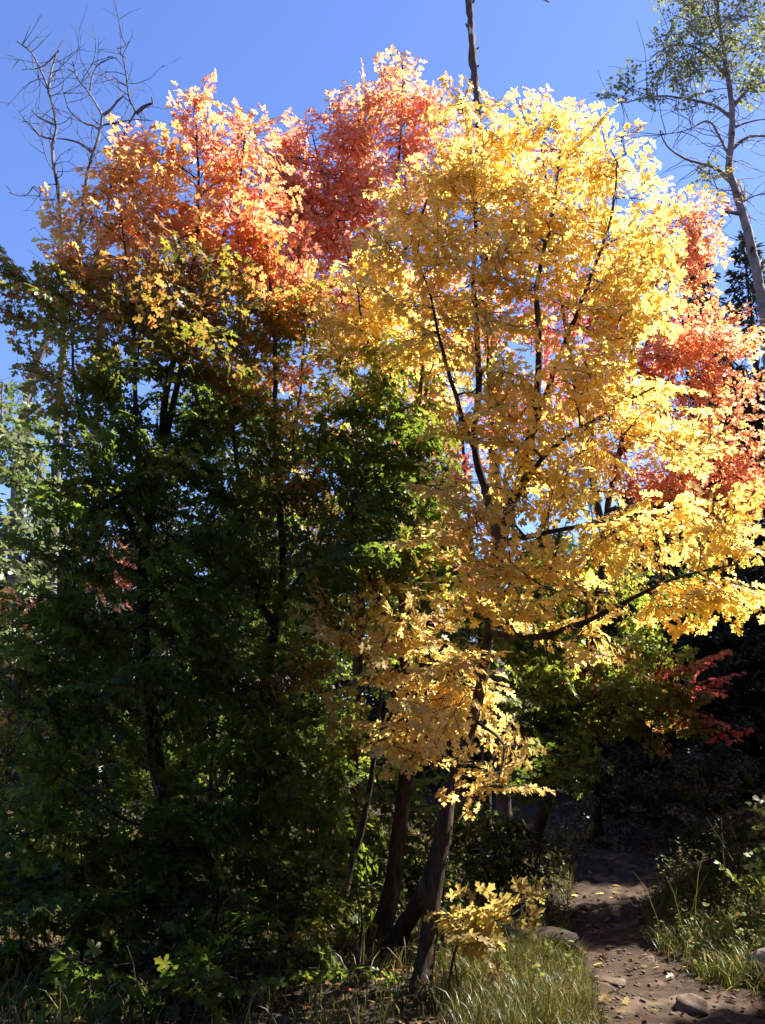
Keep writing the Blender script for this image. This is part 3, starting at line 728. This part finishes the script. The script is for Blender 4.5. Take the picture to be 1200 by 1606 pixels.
YA = 14.0
grow("aspen_tree", "tall pale barked aspen leaning in at the right with a thin olive crown", "aspen tree", None,
     [([(1236, 1330, YA), (1224, 900, YA), (1212, 600, YA), (1192, 440, YA), (1175, 370, YA), (1155, 300, YA), (1145, 270, YA), (1148, 220, YA), (1148, 160, YA), (1135, 90, YA), (1125, 20, YA), (1120, -60, YA)], .20, .02),
      ([(1146, 285, YA), (1120, 262, YA), (1075, 250, YA), (1045, 228, YA - .2), (1035, 205, YA - .3)], .038, .010),
      ([(1148, 185, YA), (1120, 165, YA), (1080, 155, YA - .3), (1030, 150, YA - .5), (985, 160, YA - .7)], .036, .009),
      ([(1146, 250, YA), (1128, 215, YA), (1110, 190, YA), (1075, 205, YA - .4), (1045, 210, YA - .5)], .03, .006),
      ([(1150, 232, YA), (1175, 215, YA), (1215, 212, YA), (1260, 200, YA)], .036, .009),
      ([(1150, 168, YA), (1175, 140, YA), (1215, 120, YA), (1260, 90, YA)], .036, .009),
      ([(1160, 320, YA), (1190, 305, YA), (1230, 300, YA)], .018, .006),
      ([(1158, 335, YA), (1135, 335, YA - .2), (1128, 358, YA - .3)], .04, .012),
      ([(1190, 420, YA), (1205, 405, YA), (1240, 400, YA)], .04, .01),
      ([(1140, 120, YA), (1100, 80, YA - .3), (1060, 70, YA - .6), (1020, 90, YA - .8)], .035, .006),
      ([(1150, 200, YA), (1180, 190, YA), (1220, 185, YA)], .025, .006)],
     [(1110, 40, 70, 50, YA, 1.0, "aspen", 0.58), (1170, 30, 50, 60, YA, 1.0, "aspen", 0.58), (1060, 80, 50, 40, YA - .5, .7, "aspen", 0.54), (1130, 110, 70, 36, YA - .2, .8, "aspen", 0.58), (1190, 100, 40, 60, YA, .8, "aspen", 0.50),
      (1010, 120, 50, 30, YA - .7, .6, "aspen", 0.36), (970, 150, 26, 22, YA - .8, .4, "aspen", 0.36), (1020, 165, 40, 24, YA - .6, .5, "aspen", 0.22), (1125, 292, 30, 24, YA, .4, "aspenyellow", .45), (1162, 300, 8, 10, YA, .2, "aspenyellow", .6), (1090, 175, 60, 24, YA - .3, .5, "aspen", 0.11),
      (1080, 15, 50, 30, YA, .8, "aspen", 0.43), (1150, -60, 120, 60, YA, 1.2, "aspen", 0.58)],
     leaf=.066, tmpl=T_OV, leafmat=M_ASPEN, bark=M_ASPENBARK, length=.5, lai=1.7, branch_gain=1.5, twigs=420)

# ------------------------------------------------------------------ dead trees and snag
def bare_tree(name, label, cat, group, stems, mat, twigs=0, tl=.8, seed=1, rough=.06, tr=.010, wob=.006):
    r = np.random.default_rng(seed)
    mb = MB(); br = MB()
    base = None
    tips = []
    for si, (pts, r0, r1) in enumerate(stems):
        P = np.array([at(*p) for p in pts])
        if si == 0:
            P[0][2] = gz(P[0][0], P[0][1]) - .05; base = P[0].copy()
        C = catmull(P, .12)
        k = len(C)
        C = C + np.cumsum(r.standard_normal((k, 3)) * wob, 0) * np.linspace(0, 1, k)[:, None]
        rad = 1.25 * (r0 + (r1 - r0) * np.linspace(0, 1, k) ** .9)
        tube(mb, C, rad, 10 if r0 > .05 else 7, rough=rough)
        tips.append((C, rad, si))
    def twig(p, d, L, rad, depth):
        n = max(5, int(L / .07))
        q = p.copy(); d = unit(d); pts = [q.copy()]
        bend = r.standard_normal(3) * .12 + UP * r.uniform(.0, .10)
        for i in range(n):
            d = unit(d + bend + r.standard_normal(3) * .10)
            q = q + d * L / n
            pts.append(q.copy())
            if depth > 0 and i > 1 and r.random() < .16:
                twig(q, d + r.standard_normal(3) * .8, L * r.uniform(.3, .6), rad * .6, depth - 1)
        tube(br, pts, np.linspace(rad, rad * .35, len(pts)), 4, cap=False)
    for C, rad, si in tips:
        k = len(C)
        cnt = int(twigs * k / 40)
        for _ in range(cnt):
            i = int(r.uniform(.45 if si == 0 else .15, 1) * (k - 1))
            d = unit(np.gradient(C, axis=0)[i]) * .3 + r.standard_normal(3) * np.array([1, .6, .5]) + UP * .1
            twig(C[i], d, tl * r.uniform(.4, 1.2), tr, 1)
    root = empty(name, base)
    tag(root, label, cat, group)
    if br.n:
        mb.v += br.v; mb.c += br.c; mb.f += [f + mb.n for f in br.f]; mb.n += br.n
    mb.build("trunk", mat, root, smooth_=True)
    return root

YD = 14.5
DG_ = "bare dead trees at the upper left"
bare_tree("dead_tree", "bare dead tree at the far left, its long wavy stem hooking left", "dead tree", DG_,
          [([(60, 1300, YD), (82, 900, YD), (92, 640, YD), (102, 480, YD), (97, 360, YD), (88, 290, YD), (80, 235, YD), (86, 200, YD), (80, 160, YD), (74, 140, YD), (62, 110, YD), (48, 82, YD), (25, 65, YD)], .10, .010),
           ([(76, 145, YD), (80, 115, YD), (92, 75, YD), (98, 62, YD)], .022, .006),
           ([(92, 80, YD), (70, 102, YD), (50, 108, YD), (33, 108, YD)], .014, .005),
           ([(84, 195, YD), (62, 185, YD), (48, 172, YD)], .02, .006),
           ([(82, 218, YD), (62, 212, YD), (46, 190, YD), (36, 190, YD)], .018, .005),
           ([(86, 313, YD), (63, 313, YD), (62, 300, YD), (52, 290, YD)], .014, .005), ([(52, 293, YD), (42, 305, YD), (30, 306, YD), (12, 300, YD)], .01, .004)],
          M_DEADWOOD, 16, .9, 3)
bare_tree("dead_tree", "bare dead tree with a rough forking trunk rising from orange maple leaves", "dead tree", DG_,
          [([(15, 1300, YD + .4), (28, 800, YD + .4), (50, 600, YD + .4), (112, 460, YD + .4), (126, 390, YD + .4), (134, 300, YD + .4), (143, 255, YD + .4), (157, 215, YD + .4), (163, 180, YD + .4), (158, 170, YD + .4), (140, 140, YD + .4), (125, 122, YD + .4), (118, 95, YD + .4)], .13, .007),
           ([(162, 180, YD + .4), (175, 171, YD + .4), (185, 158, YD + .4), (195, 150, YD + .4)], .028, .012),
           ([(144, 238, YD + .4), (125, 224, YD + .4), (105, 219, YD + .4), (88, 217, YD + .4)], .026, .008),
           ([(157, 205, YD + .4), (146, 196, YD + .4), (138, 195, YD + .4), (120, 184, YD + .4), (106, 168, YD + .4), (98, 135, YD + .4)], .02, .005),
           ([(163, 196, YD + .4), (190, 191, YD + .4), (212, 188, YD + .4), (235, 190, YD + .4)], .016, .005),
           ([(140, 146, YD + .4), (147, 115, YD + .4), (160, 98, YD + .4), (185, 92, YD + .4)], .014, .005), ([(128, 128, YD + .4), (142, 105, YD + .4), (150, 97, YD + .4), (178, 90, YD + .4)], .01, .004)],
          M_DEADWOOD, 16, .9, 5, rough=.10)
bare_tree("dead_tree", "crooked blackish dead tree right of the other bare ones", "dead tree", DG_,
          [([(150, 1300, YD + .8), (150, 800, YD + .8), (165, 420, YD + .8), (178, 290, YD + .8), (187, 262, YD + .8), (184, 250, YD + .8), (196, 218, YD + .8), (204, 195, YD + .8), (214, 178, YD + .8), (205, 160, YD + .8), (200, 130, YD + .8), (196, 100, YD + .8), (194, 88, YD + .8), (206, 65, YD + .8)], .10, .006),
           ([(214, 178, YD + .8), (230, 165, YD + .8), (239, 162, YD + .8), (236, 152, YD + .8)], .03, .012),
           ([(194, 90, YD + .8), (186, 80, YD + .8), (184, 72, YD + .8)], .01, .004),
           ([(200, 135, YD + .8), (186, 128, YD + .8), (176, 120, YD + .8)], .014, .005),
           ([(196, 225, YD + .8), (182, 215, YD + .8), (180, 190, YD + .8)], .014, .005)],
          M_SNAG, 16, .9, 9, rough=.10)
bare_tree("dead_snag", "tall dead snag with peeling dark bark rising above the maple crowns", "dead tree", None,
          [([(790, 1310, 13), (775, 700, 13), (758, 300, 13), (752, 190, 13), (747, 140, 13), (741, 80, 13), (738, 30, 13), (733, -20, 13), (730, -60, 13)], .085, .042),
           ([(739, 10, 13), (743, 2, 13), (746, -4, 13)], .02, .015), ([(746, 132, 13), (739, 128, 13), (737, 124, 13)], .02, .012),
           ([(748, 165, 13), (760, 163, 13), (764, 160, 13)], .025, .02), ([(742, 80, 13), (749, 76, 13), (751, 74, 13)], .018, .008),
           ([(739, 45, 13), (733, 42, 13), (731, 37, 13)], .018, .010), ([(744, 105, 13), (751, 103, 13)], .022, .016), ([(734, -10, 13), (770, -22, 13), (815, -12, 13), (845, -4, 13), (862, 4, 13)], .018, .006)],
          M_SNAG, 0, .5, 4, rough=.24, wob=0)

# ------------------------------------------------------------------ conifers
def needle_blades(mb, pos, axis, L, W, col):
    n = len(pos)
    a = unit(axis)
    s = unit(np.cross(a, rng.standard_normal((n, 3))))
    V = np.stack([pos - s * W[:, None] * .5, pos + a * L[:, None] * .6 - s * W[:, None] * .5, pos + a * L[:, None], pos + a * L[:, None] * .55 + s * W[:, None] * .5, pos + s * W[:, None] * .4], 1)
    f = np.array([[0, 1, 2], [0, 2, 3], [0, 3, 4]])
    Fx = f[None] + (np.arange(n) * 5)[:, None, None]
    mb.add(V.reshape(-1, 3), Fx.reshape(-1, 3), np.repeat(col, 5, 0))

def conifer(name, label, cat, group, x, y, h, rb, whorls=26, blade=.16, dens=1.0, low_=.06, tint=((.030, .042, .018), (.050, .058, .024)), sparse=0.0):
    z0 = float(gz(x, y))
    tm, nm = MB(), MB()
    zs = np.linspace(0, h, 22)
    C = np.stack([x + .03 * np.sin(zs * .7), y + .03 * np.cos(zs * .6), z0 - .1 + zs], 1)
    tube(tm, C, np.linspace(.012 * h + .03, .012, 22), 8, rough=.03)
    c0, c1 = np.array(tint[0]), np.array(tint[1])
    pos, ax = [], []
    for k in range(whorls):
        t = low_ + (1 - low_) * (k + rng.uniform(-.3, .3)) / whorls
        t = min(max(t, .02), .985)
        n = rng.integers(5, 8)
        a0 = rng.uniform(0, 6.28)
        for j in range(n):
            if rng.random() < sparse: continue
            L = rb * (1 - t) ** .8 * rng.uniform(.65, 1.1) + .08
            a = a0 + j * 6.28 / n + rng.uniform(-.25, .25)
            d = np.array([cos(a), sin(a), 0])
            p0 = np.array([x, y, z0 + t * h])
            u = np.linspace(0, 1, 7)[:, None]
            dr = rng.uniform(.15, .42) * (1 - .6 * t)
            B = p0 + d * L * u + UP * (-(dr * L) * u ** 1.2 * 1.3 + .28 * L * u ** 3 * .8)
            tube(tm, B, np.linspace(.010 + .006 * L, .004, 7), 4, cap=False)
            m = int((26 + 46 * L) * dens)
            uu = rng.uniform(.08, 1, m) ** .8
            bp = np.stack([np.interp(uu, u[:, 0], B[:, i]) for i in range(3)], 1)
            s = np.cross(d, UP)
            lat = rng.uniform(-1, 1, m) * (.10 + .28 * L * (1 - uu) * .9)
            q = bp + s * lat[:, None] + d * np.abs(lat)[:, None] * .35 - UP * (np.abs(lat) * rng.uniform(.1, .5, m))[:, None] + rng.standard_normal((m, 3)) * .03
            pos.append(q)
            ax.append(d * .7 + s * np.sign(lat)[:, None] * .5 - UP * rng.uniform(-.2, .7, m)[:, None] + rng.standard_normal((m, 3)) * .35)
    pos.append(np.array([[x, y, z0 + h * q] for q in rng.uniform(.93, 1.0, 60)])); ax.append(rng.standard_normal((60, 3)) * .5 + UP * .6)
    pos = np.concatenate(pos); ax = np.concatenate(ax)
    n = len(pos)
    m = rng.uniform(0, 1, (n, 1))
    needle_blades(nm, pos, ax, blade * rng.uniform(.6, 1.3, n), blade * .24 * rng.uniform(.7, 1.2, n), (c0 * (1 - m) + c1 * m) * rng.uniform(.7, 1.3, (n, 1)))
    root = empty(name, (x, y, z0))
    tag(root, label, cat, group)
    tm.build("trunk", M_SPRUCEBARK, root, smooth_=True)
    nm.build("crown", M_NEEDLE, root)
    return root

def top_h(px, py, Y):
    p = at(px, py, Y); return p[0], p[1], p[2]
CG = "dark conifers behind the maples"
for (px, py, Y, rb, dens, label) in (
        (1096, 438, 20, 1.7, 1.2, "narrow dark spruce whose spire tip shows above the salmon leaves"),
        (1170, 425, 17, 2.2, 1.1, "dark spruce with open ragged top beside the aspen trunk"),
        (1150, 640, 17, 2.3, 1.7, "broad dark spruce low on the right under the spruce spires"),
        (1250, 560, 16, 2.4, 1.7, "dark spruce cut by the right edge of the picture"),
        (1050, 800, 15, 2.2, 1.6, "shaded spruce behind the trail where it bends away"),
        (960, 880, 17, 2.4, 1.5, "shaded spruce behind the low green and scarlet maple"),
        (850, 900, 18, 2.4, 1.4, "spruce in shade behind the golden maple trunks"),
        (700, 880, 19, 2.6, 1.4, "spruce in shade right of the middle trunk"),
        (530, 830, 19, 2.6, 1.4, "spruce in shade left of the middle trunk"),
        (400, 790, 18, 2.6, 1.4, "spruce in shade behind the two forked maple"),
        (240, 770, 18, 2.6, 1.4, "spruce in shade behind the left maple trunk"),
        (90, 800, 17, 2.6, 1.4, "spruce in shade behind the two bare trunks at the left"),
        (-40, 860, 16, 2.4, 1.3, "spruce in shade at the far left edge")):
    x, y, z = top_h(px, py, Y)
    conifer("spruce_tree", label, "spruce tree", CG, x, y, z, rb, dens=dens, whorls=int(14 + z * 2.2), sparse=.35 if 'ragged' in label else 0)
# unseen tall spruces added right of the trail to throw shade over it
for (x, y, h, rb) in ((8.6, 8.2, 9.0, 2.0), (7.7, 13.6, 9.0, 2.8), (7.6, 10.7, 9.0, 2.4), (11.5, 9.0, 11.0, 2.3), (11.0, 14.0, 11.5, 2.3), (14.5, 12.0, 14, 2.6)):
    conifer("spruce_tree", "unseen tall spruce added right of the trail to shade it", "spruce tree", "added shade spruces right of the trail", x, y, h, rb, dens=1.5, whorls=int(14 + h * 2.0))

# a second row of spruces farther back, then unseen ones added around the viewer to block sky light (copies)
def dup(src, x, y, s, rz, label, group):
    r = src.copy(); COL.objects.link(r)
    r.location = (x, y, float(gz(x, y))); r.scale = (s, s, s * rng.uniform(.92, 1.1)); r.rotation_euler = (0, 0, rz)
    r["label"] = label; r["group"] = group
    for ch in src.children:
        c = ch.copy(); COL.objects.link(c); c.parent = r; c.matrix_parent_inverse = ch.matrix_parent_inverse.copy()
    return r
SRC = [o for o in COL.objects if o.name.startswith("spruce_tree") and o.type == 'EMPTY'][:13]
for k in range(12):
    x = -15 + k * 2.5 + rng.uniform(-.6, .6); y = 25 + rng.uniform(-2, 3)
    dup(SRC[4 + k % 9], x, y, rng.uniform(1.05, 1.3), rng.uniform(0, 6.28), "far shaded spruce in the second row behind the maples", "far row of spruces")
for (x, y) in ((-7.5, 0), (-5, -4.5), (-2.2, -6.5), (.6, -5.2), (3, -5.8), (5.2, -4), (7, -1.5), (7.6, 1.5), (-3.5, -9), (0, -10), (4, -9.5), (8, -6), (9, 4.5)):
    dup(SRC[4 + (int(x * 3 + y) % 9)], x, y, rng.uniform(1.25, 1.6), rng.uniform(0, 6.28), "unseen tall spruce added on the near side to block sky light", "added spruces on the near side")

# ------------------------------------------------------------------ shrubs
def shrub(label, px, py, Y, blobs, pal_leaf=.055, grp="shrubs beside the trail"):
    b = at(px, py, Y); b[2] = gz(b[0], b[1])
    st = []
    for k in range(5):
        o = rng.standard_normal(2) * .12
        t = rng.standard_normal(2) * .3
        st.append(([(b[0] + o[0], b[1] + o[1], b[2] - .03, 0), (b[0] + o[0] + t[0] * .5, b[1] + o[1] + t[1] * .5, b[2] + .35, 0), (b[0] + t[0], b[1] + t[1], b[2] + .75, 0)], .010, .003))
    grow("shrub", label, "shrub", grp, st, blobs, leaf=pal_leaf, length=.26, tmpl=T_OV, bushy=True, leafmat=M_ASPEN, lai=1.8)
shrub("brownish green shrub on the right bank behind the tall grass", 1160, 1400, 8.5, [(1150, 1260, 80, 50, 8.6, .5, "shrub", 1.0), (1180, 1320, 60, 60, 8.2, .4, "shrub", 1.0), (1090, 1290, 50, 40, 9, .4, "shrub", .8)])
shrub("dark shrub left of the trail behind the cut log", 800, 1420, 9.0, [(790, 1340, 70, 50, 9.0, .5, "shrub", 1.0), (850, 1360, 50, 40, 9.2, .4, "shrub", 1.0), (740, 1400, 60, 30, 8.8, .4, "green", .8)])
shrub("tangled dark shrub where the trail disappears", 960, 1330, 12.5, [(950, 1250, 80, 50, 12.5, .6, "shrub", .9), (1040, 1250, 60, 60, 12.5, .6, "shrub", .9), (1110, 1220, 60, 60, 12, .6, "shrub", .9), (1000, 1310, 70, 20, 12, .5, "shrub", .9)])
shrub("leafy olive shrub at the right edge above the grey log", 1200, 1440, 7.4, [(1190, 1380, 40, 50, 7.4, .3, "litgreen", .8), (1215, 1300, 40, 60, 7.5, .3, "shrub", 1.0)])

# ------------------------------------------------------------------ logs, branches, rocks
def log_mesh(name, label, p0, p1, r0, r1, mat, cat="log", seed=0, sides=20, end_mat=None):
    r = np.random.default_rng(seed)
    mb = MB()
    n = 26
    t = np.linspace(0, 1, n)[:, None]
    C = np.array(p0) * (1 - t) + np.array(p1) * t + UP * (.03 * np.sin(t * 3.1))
    tt, N, B = frames(C)
    a = np.arange(sides) * 2 * pi / sides
    rad = (r0 + (r1 - r0) * t) * (1 + .035 * np.sin(2 * a + 4 * t) + .04 * np.sin(7 * a + 2 * t) + .04 * r.standard_normal((n, sides)))
    rad[0] *= .72; rad[1] *= .93; rad[-1] *= .70; rad[-2] *= .92; rad[-3] *= .98
    ring = C[:, None] + rad[..., None] * (np.cos(a)[None, :, None] * N[:, None] + np.sin(a)[None, :, None] * B[:, None])
    i, j = np.meshgrid(np.arange(n - 1), np.arange(sides), indexing='ij'); j2 = (j + 1) % sides
    for e in (0, n - 1):
        ring[e] += tt[e] * r.normal(0, .022, (sides, 1)); out = (tt[e] if e else -tt[e]) * .02
        vv = np.concatenate([ring[e], C[e] + (ring[e] - C[e]) * .5 + out + r.standard_normal((sides, 3)) * .010, (C[e] + out * 1.3)[None]])
        q = [[k, (k + 1) % sides, sides + (k + 1) % sides, sides + k] for k in range(sides)]
        f3 = [[sides + k, sides + (k + 1) % sides, 2 * sides] for k in range(sides)]
        mb.add(vv, np.array(q)); mb.add(vv, np.array(f3))
    mb.add(ring.reshape(-1, 3), np.stack([i * sides + j, i * sides + j2, (i + 1) * sides + j2, (i + 1) * sides + j], -1).reshape(-1, 4))
    o = mb.build(name, mat, smooth_=True)
    tag(o, label, cat)
    return o

p1 = flat(862, 1475); p0 = flat(560, 1545)
p1 = np.array([1.40, 7.05, .17]); p0 = np.array([-.4, 7.6, -.02])
log_mesh("fallen_log", "old brown log with a cut end lying behind the golden maple trunk", p0, p1, .10, .125, M_LOG, seed=1)
g0 = flat(1128, 1492); g1 = flat(1270, 1555)
a0 = np.array([2.50, 6.55, gz(2.5, 6.55) + .06]); a1 = np.array([3.9, 5.9, gz(3.9, 5.9) + .06])
log_mesh("fallen_log", "weathered grey log end lying in the grass at the right edge", a0, a1, .10, .12, M_LOGGREY, seed=2)
b0 = np.array([-2.9, 5.9, .12]); b1 = np.array([-1.0, 6.6, .18])
log_mesh("fallen_branch", "long dim branch lying across the ground at the lower left", b0, b1, .05, .03, M_BARK, "branch", 3, 10)

def rock(label, x, y, sx, sy, sz, seed, sink=.3):
    r = np.random.default_rng(seed)
    n, m = 14, 22
    mb = MB()
    th = np.linspace(0.02, pi - .02, n)[:, None]; ph = np.linspace(0, 2 * pi, m, endpoint=False)[None]
    d = np.stack([np.sin(th) * np.cos(ph), np.sin(th) * np.sin(ph), np.cos(th) * np.ones_like(ph)], -1)
    k = 1 + .10 * np.sin(d[..., 0] * 4 + seed) * np.sin(d[..., 1] * 3.3) + .06 * np.sin(d[..., 2] * 7 + d[..., 0] * 5) + .015 * r.standard_normal((n, m))
    v = d * k[..., None] * np.array([sx, sy, sz]) + np.array([x, y, gz(x, y) + .02 + sz * (1 - 2 * sink) * .5])
    i, j = np.meshgrid(np.arange(n - 1), np.arange(m), indexing='ij'); j2 = (j + 1) % m
    mb.add(v.reshape(-1, 3), np.stack([i * m + j, (i + 1) * m + j, (i + 1) * m + j2, i * m + j2], -1).reshape(-1, 4))
    o = mb.build("rock", M_ROCK, smooth_=True)
    tag(o, label, "rock", "stones on the trail")
r0 = flat(1085, 1590)
rock("rounded brown stone sitting on the trail near the bottom right", r0[0], r0[1], .105, .09, .075, 3)
r1 = flat(962, 1545)
rock("flat half buried stone at the left side of the trail", r1[0], r1[1], .09, .07, .03, 5)
r2 = flat(925, 1428)
rock("small flat stone farther along the trail", r2[0], r2[1], .09, .06, .03, 7)

# pebbles on the trail
mb = MB()
for _ in range(380):
    y = rng.uniform(4.6, 14) if rng.random() < .5 else rng.uniform(4.8, 7.5)
    x = rng.uniform(path_l(y), path_r(y))
    s = rng.uniform(.004, .016) * (1.6 if rng.random() < .07 else 1)
    d = unit(np.array([[1, 0, 0], [-1, 0, 0], [0, 1, 0], [0, -1, 0], [0, 0, 1], [0, 0, -1], [.6, .6, .5], [-.6, .6, .5], [.6, -.6, .5], [-.6, -.6, .5]]) + rng.standard_normal((10, 3)) * .12)
    v = d[:6] * s * np.array([1.2, 1, .7]) + np.array([x, y, gz(x, y) + .03])
    f = np.array([[0, 2, 4], [2, 1, 4], [1, 3, 4], [3, 0, 4], [2, 0, 5], [1, 2, 5], [3, 1, 5], [0, 3, 5]])
    mb.add(v, f)
tag(mb.build("gravel", M_ROCK), "small pebbles scattered over the dirt trail", "gravel", kind="stuff")

# fallen leaves
mb = MB()
n = 9000
yy = rng.uniform(4.6, 14, n); xx = rng.uniform(-5, 6, n)
on = (xx > path_l(yy)) & (xx < path_r(yy))
keep = ~on | (rng.random(n) < .32)
xx, yy, on = xx[keep], yy[keep], on[keep]
n = len(xx)
pos = np.stack([xx, yy, gz(xx, yy) + np.where(on, .04, .025)], 1)
colr = np.where(rng.random((n, 1)) < .25, pick("tan", n) * .6, np.where(rng.random((n, 1)) < .5, pick("orange", n) * .4, np.array([.06, .038, .022]) * rng.uniform(.5, 1.5, (n, 1))))
put_leaves(mb, T_LO, pos, np.column_stack([rng.standard_normal((n, 2)), rng.standard_normal(n) * .15]), UP + rng.standard_normal((n, 3)) * .25, rng.uniform(.04, .085, n), colr)
tag(mb.build("fallen_leaves", M_MAPLE), "dry fallen maple leaves scattered over the forest floor", "leaf litter", kind="stuff")

# ------------------------------------------------------------------ grass
def grass(label, x, y, h, wd, lean, cols, name="grass"):
    n = len(x)
    base = np.stack([x, y, gz(x, y) - .01], 1)
    a = rng.uniform(0, 2 * pi, n)
    ld = np.stack([np.cos(a), np.sin(a), np.zeros(n)], 1) * lean[:, None] + np.array([.12, -.10, 0])
    s = np.stack([-np.sin(a + rng.uniform(-1, 1, n)), np.cos(a), np.zeros(n)], 1)
    rows = []
    for u, wf in ((0, 1), (.35, .9), (.7, .6)):
        c = base + h[:, None] * (UP * (u - .25 * u ** 3 * (lean[:, None] * 1.2)) + ld * u ** 2)
        rows += [c - s * (wd * wf * .5)[:, None], c + s * (wd * wf * .5)[:, None]]
    rows.append(base + h[:, None] * (UP * (1 - .38 * lean[:, None]) + ld))
    V = np.stack(rows, 1)
    q = np.array([[0, 1, 3, 2], [2, 3, 5, 4]])
    t = np.array([[4, 5, 6]])
    off = (np.arange(n) * 7)[:, None, None]
    mb = MB()
    C = np.repeat(cols, 7, 0)
    mb.add(V.reshape(-1, 3), (q[None] + off).reshape(-1, 4), C)
    mb.f.append((t[None] + off).reshape(-1, 3))
    return tag(mb.build(name, M_GRASS), label, "grass", kind="stuff")

def grass_cols(n, g=.7):
    k = rng.random((n, 1))
    gr = np.array([.065, .085, .012]); dry = np.array([.26, .20, .07]); br = np.array([.12, .075, .03])
    return np.where(k < g, gr, np.where(k < g + (1 - g) * .6, dry, br)) * rng.uniform(.6, 1.35, (n, 1))

def scatter(n, x0, x1, y0, y1, fn):
    x = rng.uniform(x0, x1, n * 4); y = rng.uniform(y0, y1, n * 4)
    k = rng.random(n * 4) < fn(x, y)
    return x[k][:n], y[k][:n]

# left clump beside the trail
x, y = scatter(12000, .25, 1.9, 5.0, 7.4, lambda x, y: np.clip((path_l(y) + .04 - x) / .12, 0, 1) * np.clip((x - .2) / .5, 0, 1) * (.55 + .45 * np.sin(x * 9) * np.sin(y * 7)))
n = len(x); grass("green and straw coloured grass left of the trail", x, y, rng.uniform(.08, .27, n), rng.uniform(.0028, .0055, n), rng.uniform(.1, .8, n), grass_cols(n, .55))
# right bank
x, y = scatter(22000, 1.9, 4.6, 5.0, 9.5, lambda x, y: np.clip((x - path_r(y) + .02) / .15, 0, 1) * (.5 + .5 * np.sin(x * 6 + 1) * np.sin(y * 5)))
n = len(x); grass("sunlit tufted grass on the bank right of the trail", x, y, rng.uniform(.09, .32, n), rng.uniform(.003, .006, n), rng.uniform(.3, 1.1, n), grass_cols(n, .68) * 1.35)  # blade colour brightened to look sunlit
# tall stalks right
x, y = scatter(24, 2.0, 3.6, 7.0, 9.0, lambda x, y: np.clip((x - path_r(y)) / .3, 0, 1))
n = len(x); grass("tall seeding grass stalks on the right bank", x, y, rng.uniform(.4, .85, n), rng.uniform(.006, .012, n), rng.uniform(.1, .5, n), grass_cols(n, .4), "tall_grass")
# dim ground cover behind
x, y = scatter(16000, -4.5, 3.0, 5.0, 13.0, lambda x, y: (x < path_l(y)) * (.3 + .7 * (np.sin(x * 4) * np.sin(y * 3.3) > -.2)))
n = len(x); grass("sparse shaded grass and weeds under the maples", x, y, rng.uniform(.08, .32, n), rng.uniform(.004, .010, n), rng.uniform(.2, .9, n), grass_cols(n, .6), "undergrowth")

# small leafy weeds on the right bank and under the maples
def weeds(label, n, x0, x1, y0, y1, fn, hmax, cols):
    x, y = scatter(n, x0, x1, y0, y1, fn)
    mb = MB()
    pos, ax, no = [], [], []
    for a, b in zip(x, y):
        z = float(gz(a, b)); h = rng.uniform(.3, 1) * hmax
        tip = np.array([a + rng.normal(0, .07), b + rng.normal(0, .07), z + h])
        root_ = np.array([a, b, z - .01])
        tube(mb, [root_, (root_ + tip) / 2 + rng.normal(0, .015, 3), tip], [.0025, .002, .001], 3, (.10, .09, .04), cap=False)
        m = int(5 + h * 30)
        for q in range(m):
            u = rng.uniform(.15, 1)
            d = unit(np.array([rng.normal(), rng.normal(), rng.uniform(-.2, .8)]))
            pos.append(root_ + (tip - root_) * u + d * .01); ax.append(d); no.append(UP + SUN * .5 + rng.standard_normal(3) * .5)
    n_ = len(pos)
    put_leaves(mb, T_OV, np.array(pos), np.array(ax), np.array(no), rng.uniform(.018, .045, n_), cols(n_))
    return tag(mb.build("weeds", M_WEED), label, "weeds", kind="stuff")
def _wc(n):
    k = rng.random((n, 1))
    return np.where(k < .6, np.array([.11, .15, .035]), np.where(k < .85, np.array([.24, .24, .06]), np.array([.20, .10, .04]))) * rng.uniform(.6, 1.3, (n, 1))
weeds("small leafy weeds among the grass on the bank right of the trail", 900, 1.9, 4.4, 5.8, 11, lambda x, y: np.clip((x - path_r(y) - .05) / .2, 0, 1), .34, _wc)
weeds("small leafy weeds growing left of the trail and under the maples", 700, -3.5, 2.6, 5.6, 11.5, lambda x, y: (x < path_l(y) - .05) * .6, .30, _wc)
